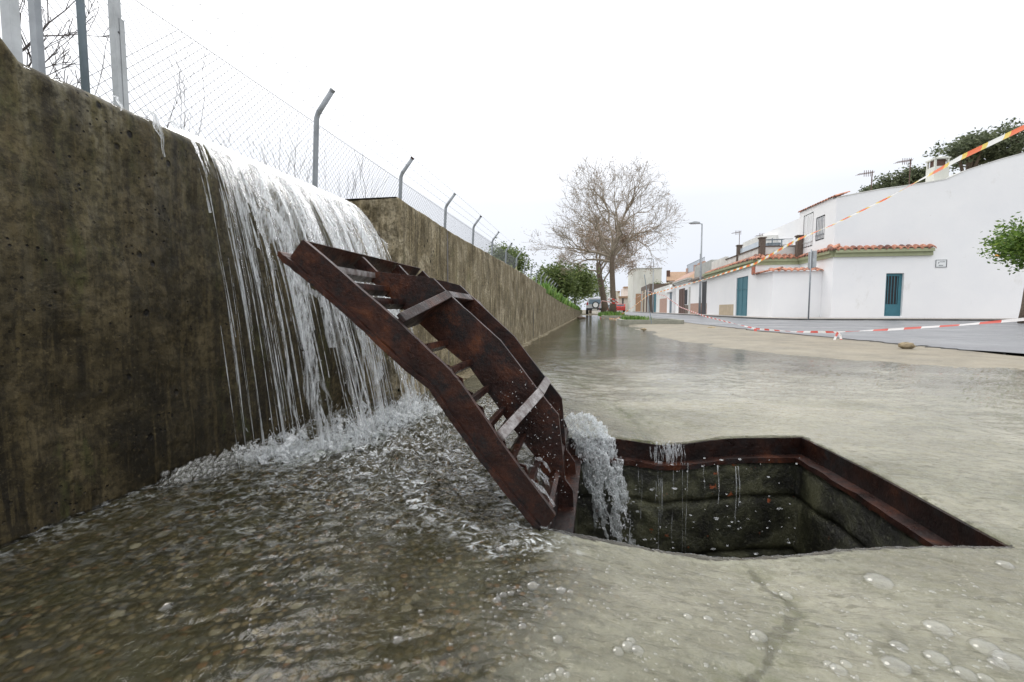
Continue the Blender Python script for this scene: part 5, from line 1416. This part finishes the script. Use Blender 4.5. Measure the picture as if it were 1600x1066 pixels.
# ------------------------------------------------------------------ houses further along the street
def opening(parent, y0, y1, z0, z1, x, mat, nm='door', out=.02, mul=False):
    mb = MB(); mb.box(x - out, x + .05, y0, y1, z0, z1)
    k = 3
    for i_ in range(k + 1): yy_ = y0 + (y1 - y0) * i_ / k; mb.box(x - out - .02, x - out - .001, yy_ - .03, yy_ + .03, z0, z1)
    return mb.build(nm, mat, parent)
def Zp(px, py, x): return at(px, py, 0, x).z
def Yp(px, x): return at(px, 480, 0, x).y
hB = thing('grey_parapet_house', 'low white house with a grey concrete parapet and brown plinth, left of the corner house', 'house', (SX, 38, 0))
yb0, yb1 = 38.02, Yp(1079, SX)
mb = MB(); mb.box(SX, SX + 6, yb0, yb1, -.05, 3.15); mb.build('wall', M_WHITE, hB)
mb = MB(); mb.box(SX + .25, SX + 6, yb0, yb1 - .02, 3.16, Zp(1090, 413, SX)); mb.build('parapet', M_GREYC, hB)
mb = MB(); mb.add([(SX - .25, yb0, 3.1), (SX - .25, yb1 - .02, 3.1), (SX + .4, yb1 - .02, 3.45), (SX + .4, yb0, 3.45), (SX - .25, yb0, 3.0), (SX - .25, yb1 - .02, 3.0)], [(0, 1, 2, 3), (4, 5, 1, 0)]); mb.build('roof', M_BRICKP, hB)
mb = MB(); mb.box(SX - .03, SX - .002, yb0, Yp(1104, SX), .12, 1.0); mb.box(SX - .03, SX - .002, Yp(1096, SX), yb1, .12, 1.05); mb.build('plinth', M_PINKB, hB)
opening(hB, Yp(1103, SX), Yp(1097, SX), .12, 2.75, SX, M_DARK)
mb = MB(); mb.box(SX - .04, SX - .003, yb0 + .0, yb0 + .4, 2.9, 3.1); mb.box(SX - .06, SX - .003, yb0, yb0 + .3, 3.0, 3.2); mb.build('moulding', M_WHITE2, hB)
hC = thing('tiled_roof_house', 'white house with a red tiled slope, roof railing and a brown door', 'house', (SX, yb1, 0))
yc1 = Yp(1055, SX)
mb = MB(); mb.box(SX, SX + 6, yb1 + .02, yc1, -.05, 3.3); mb.build('wall', M_WHITE, hC)
mb = MB(); mb.box(SX - .35, SX + .1, yb1 + .02, yc1, 3.3, 3.42); mb.box(SX - .2, SX + .1, yb1 + .02, yc1, 3.15, 3.298); mb.build('cornice', M_WHITE2, hC)
mb = MB(); mb.add([(SX - .38, yb1 + .02, 3.43), (SX - .38, yc1, 3.43), (SX + 1.0, yc1, 4.3), (SX + 1.0, yb1 + .02, 4.3)], [(0, 1, 2, 3)]); mb.build('roof', plain('red_tile_slope', (.42, .27, .21), .85, 0, .3, 7, .6, .02), hC)
mb = MB(); mb.box(SX + 1.0, SX + 1.2, yb1 + .02, yb1 + 2.5, 4.3, 4.9); mb.box(SX + 1.0, SX + 1.2, yb1 + 3.6, yb1 + 4, 4.3, 4.9); mb.box(SX + 1.0, SX + 1.2, yc1 - .4, yc1, 4.3, 4.9); mb.build('parapet', M_PINKB, hC)
mb = MB(); mb.tube([(SX + 1.4, yb1 + 3.0, 4.2), (SX + 1.4, yb1 + 3.0, 5.9)], .07, 6); mb.build('flue_pipe', M_DARK, hC)
mb = MB()
for k in range(16): yy_ = yb1 + .2 + k * (yc1 - yb1 - .4) / 15; mb.tube([(SX + 1.1, yy_, 4.3), (SX + 1.1, yy_, 5.25)], .03, 4)
mb.tube([(SX + 1.1, yb1, 5.25), (SX + 1.1, yc1, 5.25)], .03, 4); mb.build('railing', M_GREYPOST, hC)
opening(hC, Yp(1069.5, SX), Yp(1061, SX), .12, 2.6, SX, M_BROWN)
opening(hC, Yp(1078, SX), Yp(1076, SX), .12, 2.6, SX, M_WHITE2, 'drainpipe')
opening(hC, Yp(1073.5, SX), Yp(1070.5, SX), 1.0, 2.4, SX, M_DARK, 'window')
mb = MB(); mb.box(SX - .03, SX - .002, Yp(1076, SX), Yp(1070, SX), .12, .95); mb.build('plinth', M_BRICKP, hC)
hD = thing('white_gate_wall', 'white gate surround with a flat hood between the tiled house and the low wall', 'gateway', (SX, yc1, 0))
yd1 = Yp(1042, SX - .3)
mb = MB(); mb.box(SX - .3, SX + 1, yc1 + .02, yd1, -.05, 2.45); mb.box(SX - .5, SX + 1.1, yc1 + .0, yd1 + .2, 2.451, 3.0); mb.build('wall', M_WHITE, hD)
opening(hD, yc1 + .4, yc1 + 1.6, .1, 2.4, SX - .3, M_GREYPOST)
hE = thing('low_garden_wall', 'low white wall with a brown lower band and a blue door further along the street', 'wall', (SX, yd1, 0))
ye1 = Yp(1021, SX)
mb = MB(); mb.box(SX, SX + .3, yd1 + .25, ye1, -.05, Zp(1030, 450, SX)); mb.build('wall', M_WHITE2, hE)
mb = MB(); mb.box(SX - .04, SX - .002, yd1 + .3, Yp(1031, SX), .1, 1.9); mb.build('band', M_PINKB, hE)
opening(hE, Yp(1025, SX), Yp(1022, SX), .1, 3.0, SX, M_TEAL, 'blue_door')
hF = thing('sheds_row', 'row of low brown and ochre lock-ups beyond the blue door', 'lock-up', (SX, ye1, 0))
yf1 = Yp(1001, SX - .6)
mb = MB(); mb.box(SX - .6, SX + 4, ye1 + .02, yf1, -.05, 4.3); mb.build('wall', M_BRICKP, hF)
cols = [M_GREYC, M_BROWN, M_YELL, M_BRICKP, M_BEIGE, M_GREYC]
for k in range(6): a = ye1 + .6 + (yf1 - ye1 - 1) * k / 6; opening(hF, a, a + (yf1 - ye1) / 7.5, .1, 3.6, SX - .6, cols[k], 'door')
hG = thing('tall_blank_house', 'tall narrow house whose bare pale side wall rises above the street', 'house', (7, 92, 0))
xa = at(988, 480, 1, 92).x; xb_ = at(1020, 480, 1, 92).x
mb = MB(); mb.box(xa, xb_ + 1.5, 92, 104, -.05, at(1005, 420, 1, 92).z); mb.build('wall', M_STAINW, hG)
mb = MB(); mb.box(xa - .15, xb_ + 1.6, 91.9, 104, at(1005, 420, 1, 92).z + .002, at(1005, 419.2, 1, 92).z + .05); mb.build('roof', M_GREYC, hG)
mb = MB(); mb.box(xa + .6, xa + 2.6, 91.95, 91.99, .1, 3.6); mb.build('garage_door', plain('orange_wood', (.34, .21, .12), .7), hG)
hH = thing('pink_house', 'pale pink house with a tiled corner roof seen past the trees', 'house', (5, 110, 0))
x0_ = at(966, 480, 1, 110).x; x1_ = at(988, 480, 1, 110).x
mb = MB(); mb.box(x0_, x1_ - .05, 110, 120, -.05, at(975, 466, 1, 110).z); mb.box(at(976, 480, 1, 110).x, x1_ - .05, 116, 125, -.05, at(980, 450, 1, 116).z); mb.build('wall', M_PINK, hH)
mb = MB(); mb.box(at(966, 480, 1, 110).x, x1_, 109.6, 110.4, at(975, 466, 1, 110).z + .01, at(975, 463, 1, 110).z); mb.box(at(976.5, 480, 1, 110).x, at(984, 480, 1, 110).x, 115.5, 119, at(980, 450, 1, 116).z + .01, at(980, 448, 1, 116).z); mb.build('roof', M_ROOF, hH)
mb = MB(); mb.box(at(982, 480, 1, 110).x, at(987, 480, 1, 110).x, 109.9, 109.99, .1, 3.2); mb.build('door', M_DARK, hH)
mb = MB(); mb.box(at(972, 480, 1, 110).x, at(974, 480, 1, 110).x, 109.9, 109.99, 1.4, 3.2); mb.build('window', M_DARK, hH)
hI = thing('far_white_house', 'white house end glimpsed between the two trunks at the end of the street', 'house', (3, 100, 0))
x0_ = at(942, 480, 1, 100).x; x1_ = at(953, 480, 1, 100).x
mb = MB(); mb.box(x0_, x1_, 100, 108, -.05, at(948, 452, 1, 100).z); mb.add([(x0_, 100, at(948, 452, 1, 100).z + .001), (x1_, 100, at(948, 452, 1, 100).z + .001), ((x0_ + x1_) / 2, 100, at(948, 446, 1, 100).z), (x0_, 108, at(948, 452, 1, 100).z), (x1_, 108, at(948, 452, 1, 100).z), ((x0_ + x1_) / 2, 108, at(948, 446, 1, 100).z)], [(0, 1, 2), (3, 5, 4), (0, 2, 5, 3), (1, 4, 5, 2)])
mb.build('wall', M_WHITE, hI)
mb = MB(); mb.box(x1_ + .02, x1_ + 1.6, 100.5, 108, -.05, 4.4); mb.build('yellow_annex', M_YELL, hI)
hJ = thing('yellow_far_house', 'small pale yellow house behind the straight trunk', 'house', (4, 130, 0))
x0_ = at(955, 480, 1, 130).x; x1_ = at(968, 480, 1, 130).x
mb = MB(); mb.box(x0_, x1_, 130, 140, -.05, at(960, 457, 1, 130).z); mb.build('wall', M_YELL, hJ)
mb = MB(); mb.box(x0_ - .1, x1_ + .1, 129.7, 140, at(960, 457, 1, 130).z + .01, at(960, 455, 1, 130).z); mb.build('roof', M_ROOF, hJ)
hK = thing('brown_roofed_house', 'ochre upper storey with a brown tiled roof behind the low wall', 'house', (15, 75, 0))
x0_ = at(1040, 480, 1, 75).x; x1_ = at(1057, 480, 1, 75).x; zr = at(1048, 430, 1, 75).z
mb = MB(); mb.box(x0_ + .5, x1_ + 3, 75, 83, -.05, at(1048, 440, 1, 75).z); mb.build('wall', M_YELL, hK)
mb = MB(); za_ = at(1048, 440, 1, 75).z; mb.add([(x0_, 74.6, za_), (x1_ + 4, 74.6, za_), (x1_ + 4, 79, zr + .6), (x0_ + .6, 79, zr + .6), (x0_, 74.6, za_ + .15), (x1_ + 4, 74.6, za_ + .15), (x1_ + 4, 79, zr + .8), (x0_ + .6, 79, zr + .8)], [(0, 1, 2, 3), (4, 7, 6, 5), (0, 4, 5, 1), (0, 3, 7, 4)]); rf = mb.build('roof', M_ROOF, hK)
mb = MB(); mb.box(x0_ + .3, x0_ + .8, 76.5, 77, za_, at(1042, 423, 1, 77).z); mb.build('chimney', M_BROWN, rf)
leafy_tree('garden_bush', 'round dark green bush standing above the low garden wall', (at(1033, 480, 1, 78).x, 78, 0), at(1033, 443, 1, 78).z, 2.1, 2.4, 33, M_LEAF, 130, 20, .14, cat='bush', crad=.45)

# ------------------------------------------------------------------ street lamps
def lamp(px, depth, ztop, lab):
    x, y, _ = ground_at_depth(px, depth); t = thing('street_lamp', lab, 'street lamp', (x, y, .1), 'street lamps on the far pavement')
    mb = MB(); mb.tube([(x, y, .1), (x, y, 1.3), (x, y, ztop)], [.085, .075, .042], 10); mb.tube([(x, y, ztop - .02), (x - .28, y, ztop + .03)], .028, 6); mb.build('pole', M_GREYMETAL, t, smooth=True)
    mb = MB(); mb.plate([(x - .15, ztop - .01), (x - .85, ztop + .03), (x - .85, ztop + .09), (x - .5, ztop + .16), (x - .15, ztop + .10)], [], xz(y - .13), 0, .26); hd = mb.build('lamp_head', M_POSTPALE, t, bevel=.02)
    mb = MB(); mb.box(x - .75, x - .35, y - .09, y + .09, ztop - .015, ztop + .0); mb.build('lens', M_PALEGLASS, hd)
lamp(1092.5, 31.5, .5 + (484 - 352) / 711 * 31.5, 'nearer grey street lamp in front of the white houses')
lamp(1019, 58, .5 + (484 - 406) / 711 * 58, 'farther street lamp against the tall blank house')

# ------------------------------------------------------------------ cars
def suv(base):
    x, y, _ = base; t = thing('off_road_car', 'silver off-road car seen from behind with a white spare wheel cover', 'car', (x, y, 0))
    W_, H_ = 1.75, 1.72
    mb = MB()
    prof = [(-.88, .45), (.88, .45), (.90, .95), (.86, 1.02), (.74, 1.62), (.66, 1.72), (-.66, 1.72), (-.74, 1.62), (-.86, 1.02), (-.90, .95)]
    secs = [(0, 1), (.04, 1), (2.6, 1)]
    vs = []
    for dy in (0, .08, 2.7):
        for a, b in prof: vs.append((x + a * (1 if dy else .985), y + dy + (max(0, b - 1) * .12 if dy < .1 else 0), b))
    for a, b in prof: vs.append((x + a, y + 4.1, min(b, 1.08)))
    n_ = len(prof); fs = [tuple(range(n_))[::-1], tuple(range(3 * n_, 4 * n_))]
    for k in range(3): fs += [(k * n_ + i_, k * n_ + (i_ + 1) % n_, (k + 1) * n_ + (i_ + 1) % n_, (k + 1) * n_ + i_) for i_ in range(n_)]
    mb.add(vs, fs); mb.build('body', M_SUV, t, bevel=.03)
    mb = MB(); mb.plate([(-.62, 1.08), (.62, 1.08), (.56, 1.56), (-.56, 1.56)], [], lambda a, b, q: (x + a, y - .01 + q + (b - 1) * .12, b), 0, .03); mb.build('rear_window', M_GLASS, t)
    for s_ in (-1, 1):
        mb = MB(); mb.plate([(s_ * .70, .98), (s_ * .85, .98), (s_ * .83, 1.25), (s_ * .70, 1.25)], [], lambda a, b, q: (x + a, y - .03 + q + max(0, b - 1) * .12, b), 0, .04); mb.build('tail_light', M_LAMPRED, t)
        mb = MB(); mb.box(x + s_ * .89, x + s_ * 1.05, y + 2.6, y + 2.72, 1.05, 1.2); mb.build('side_mirror', M_SUV, t)
        mb = MB(); mb.box(x + s_ * .62 - .02, x + s_ * .62 + .02, y + .3, y + 2.2, 1.76, 1.80); mb.build('roof_rail', M_RUBBER, t)
        for yy_ in (y + .75, y + 3.3):
            mb = MB(); mb.tube([(x + s_ * .66, yy_, .36), (x + s_ * .90, yy_, .36)], .36, 22); wh = mb.build('wheel', M_RUBBER, t, bevel=.02)
            mb = MB(); mb.tube([(x + s_ * .905, yy_, .36), (x + s_ * .915, yy_, .36)], .20, 16); mb.build('rim', M_POSTPALE, wh)
    mb = MB(); mb.box(x - .86, x + .86, y - .12, y + .03, .42, .66); mb.build('bumper', M_RUBBER, t, bevel=.03)
    mb = MB(); mb.box(x - .26, x + .26, y - .135, y - .122, .48, .59); mb.build('number_plate', M_PLATE, t)
    mb = MB(); mb.tube([(x + .08, y - .22, .98), (x + .08, y - .01, .98)], .36, 28); sp_ = mb.build('spare_wheel', M_RUBBER, t, bevel=.03)
    mb = MB(); mb.tube([(x + .08, y - .24, .98), (x + .08, y - .221, .98)], .25, 24); mb.build('cover', M_SIGNW, sp_)
suv(ground_at_depth(929, 47))
def small_car(base):
    x, y, _ = base; t = thing('red_car', 'small red car parked past the trees', 'car', (x, y, 0))
    mb = MB(); pr = [(0, .35), (3.8, .35), (3.9, .75), (2.9, .95), (2.3, 1.42), (.6, 1.45), (.05, .95)]
    mb.plate(pr, [], lambda a, b, q: (x + q, y + a, b), -.8, .8); mb.build('body', M_RED, t, bevel=.06)
    mb = MB(); mb.box(x - .6, x + .6, y + .22, y + .26, .98, 1.36); mb.build('rear_window', M_GLASS, t)
    for s_ in (-1, 1):
        for yy_ in (y + .7, y + 3.1): mb = MB(); mb.tube([(x + s_ * .6, yy_, .3), (x + s_ * .82, yy_, .3)], .3, 16); mb.build('wheel', M_RUBBER, t)
small_car(ground_at_depth(969, 76))
x_, y_, _ = ground_at_depth(952.5, 84)
t = thing('dark_car', 'dark car half hidden behind the straight trunk', 'car', (x_, y_, 0))
mb = MB(); mb.plate([(0, .35), (3.8, .35), (3.9, .75), (2.9, .95), (2.3, 1.42), (.6, 1.45), (.05, .95)], [], lambda a, b, q: (x_ + q, y_ + a, b), -.8, .8); mb.build('body', M_GREYPOST, t, bevel=.06)
mb = MB(); mb.box(x_ - .6, x_ + .6, y_ + .22, y_ + .26, .98, 1.36); mb.build('rear_window', M_GLASS, t)

# ------------------------------------------------------------------ barrier tape
def tape(name, lab, pts, width, mat, twist, sag=0, seg=14, par=None, up0=(0, 0, 1), group=None):
    """pts: 3-D points; twist: list of angles at each point"""
    mb = MB(); run = []; acc = 0; prev = None
    P_ = [Vector(p) for p in pts]; rows = []
    for i_ in range(len(P_) - 1):
        for k in range(seg):
            f_ = k / seg; rows.append((P_[i_].lerp(P_[i_ + 1], f_) - Vector((0, 0, sag * 4 * f_ * (1 - f_) * (P_[i_ + 1] - P_[i_]).length)), twist[i_] + (twist[i_ + 1] - twist[i_]) * f_))
    rows.append((P_[-1], twist[-1]))
    for i_, (p, a) in enumerate(rows):
        d = (rows[min(i_ + 1, len(rows) - 1)][0] - rows[max(0, i_ - 1)][0]).normalized()
        u = (Vector(up0) - d * d.dot(Vector(up0))).normalized(); v = d.cross(u)
        wv = u * math.cos(a) + v * math.sin(a)
        if prev is not None: acc += (p - prev).length
        prev = p; off = v * math.cos(a) - u * math.sin(a)
        for q_, o_ in ((-.5, 0), (0, .004), (.5, 0)): mb.v.append(tuple(p + wv * width * q_ + off * o_)); run.append(acc)
        if i_:
            b = 3 * i_
            for j in (0, 1): mb.f.append((b - 3 + j, b - 2 + j, b + 1 + j, b + j)); mb.m.append(0)
    o = mb.build(name, mat, par, smooth=True, fix=False); attr(o, 'run', run)
    if par is None: tag(o, lab, 'barrier tape', group)
    return o
def D(px, py, depth):
    a = (px - 800) / F; b = (533 - py) / F; return Vector([(0, 0, .5)[i] + depth * (FW[i] + a * RT[i] + b * UP[i]) for i in range(3)])
tr1 = Vector(b1)
tape('barrier_tape', 'twisted orange, white and yellow tape rising over the road to the upper right', [D(1680, 155, 3.1), D(1600, 199, 3.6), D(1500, 247, 4.3), D(1380, 313, 5.6), D(1300, 352, 7.0), D(1245, 375, 8.2), D(1180, 412, 10.5), D(1100, 437, 15), D(1013, 461, 22), D(985, 483, 26), D(957, 499, 28)], .053,
     M_TAPEY, [.3, .35, .2, 1.45, 1.38, .25, .1, .9, .2, .4, 0], seg=18)
tape('barrier_tape', 'red and white tape sagging low across the sand beside the road', [D(1700, 490, 4.1), D(1600, 499, 5.0), D(1500, 508, 5.6), D(1390, 515, 6.4), D(1306, 519, 7.2), D(1240, 518.5, 8.4), D(1182, 514, 9.9), D(1140, 504, 11.5), D(1100, 494, 14), D(1063, 480, 19), D(1040, 463, 23), D(1012, 455, 27), D(960, 486, 28.7)], .036,
     M_TAPER, [.2, .25, 1.0, .5, 2.2, 4.5, 6.8, 8.6, 9.4, 9.6, 9.8, 10.2, 10.8], seg=20)
tape('tape_tail', 'short white and red tape end hanging from the low tape, nearest the kerb island', [D(1180, 514, 9.85), D(1181, 520, 9.75), D(1183, 527, 9.7)], .055, M_TAPER, [0, .3, .6], seg=5, up0=(1, .2, 0), group='tape ends hanging from the low tape')
kn = tape('tape_tail', 'red loop of tape standing on the sand where the low tape is tied', [D(1302, 540, 6.75), D(1304, 530, 6.9), D(1309, 519, 7.15), D(1313, 525, 7.1), D(1316, 540, 6.8)], .032, M_TAPER, [0, .3, .6, .3, 0], seg=6, up0=(1, .2, 0), group='tape ends hanging from the low tape')
tape('barrier_tape', 'orange and white tape looped between the two trunks and down to the kerb', [D(905, 497, 30), D(930, 508 - 6, 26.5), D(945, 492, 27.5), D(957, 470, 28.6), D(968, 474, 28.6), D(940, 470, 39), D(935, 486, 38)], .07, M_TAPER, [0, 1, .2, .5, .8, .2, 0], seg=10)
tape('barrier_tape', 'pale orange tape lying from the trunk down across the first kerb', [D(930, 501, 24), D(948, 497, 26), D(962, 499, 24), D(975, 493, 27)], .08, M_TAPEY, [1.4, 1.0, .4, .4], seg=8)
for z_, k_ in ((1.15, 0), (.95, 1)):
    pts = [Vector((b1[0] + .265 * math.cos(a), b1[1] + .265 * math.sin(a), z_ + .05 * math.sin(a * 2 + k_))) for a in [i_ * math.pi / 6 for i_ in range(13)]]
    tape('trunk_tape', ['upper band of barrier tape wrapped round the straight trunk', 'lower band of barrier tape wrapped round the straight trunk'][k_], pts, .08, M_TAPER, [0] * 13, seg=3, group='tape bands round the trunk')
# thin stay wires and a slim marker rod by the island
p = at(1025, 508, 2, .05)
mb = MB(); mb.tube([(p.x, p.y + 1, .05), (p.x - .25, p.y + 1, 1.6)], .012, 6); o = mb.build('marker_rod', M_GREYPOST); tag(o, 'thin leaning blue-grey rod standing in the kerb island', 'rod')
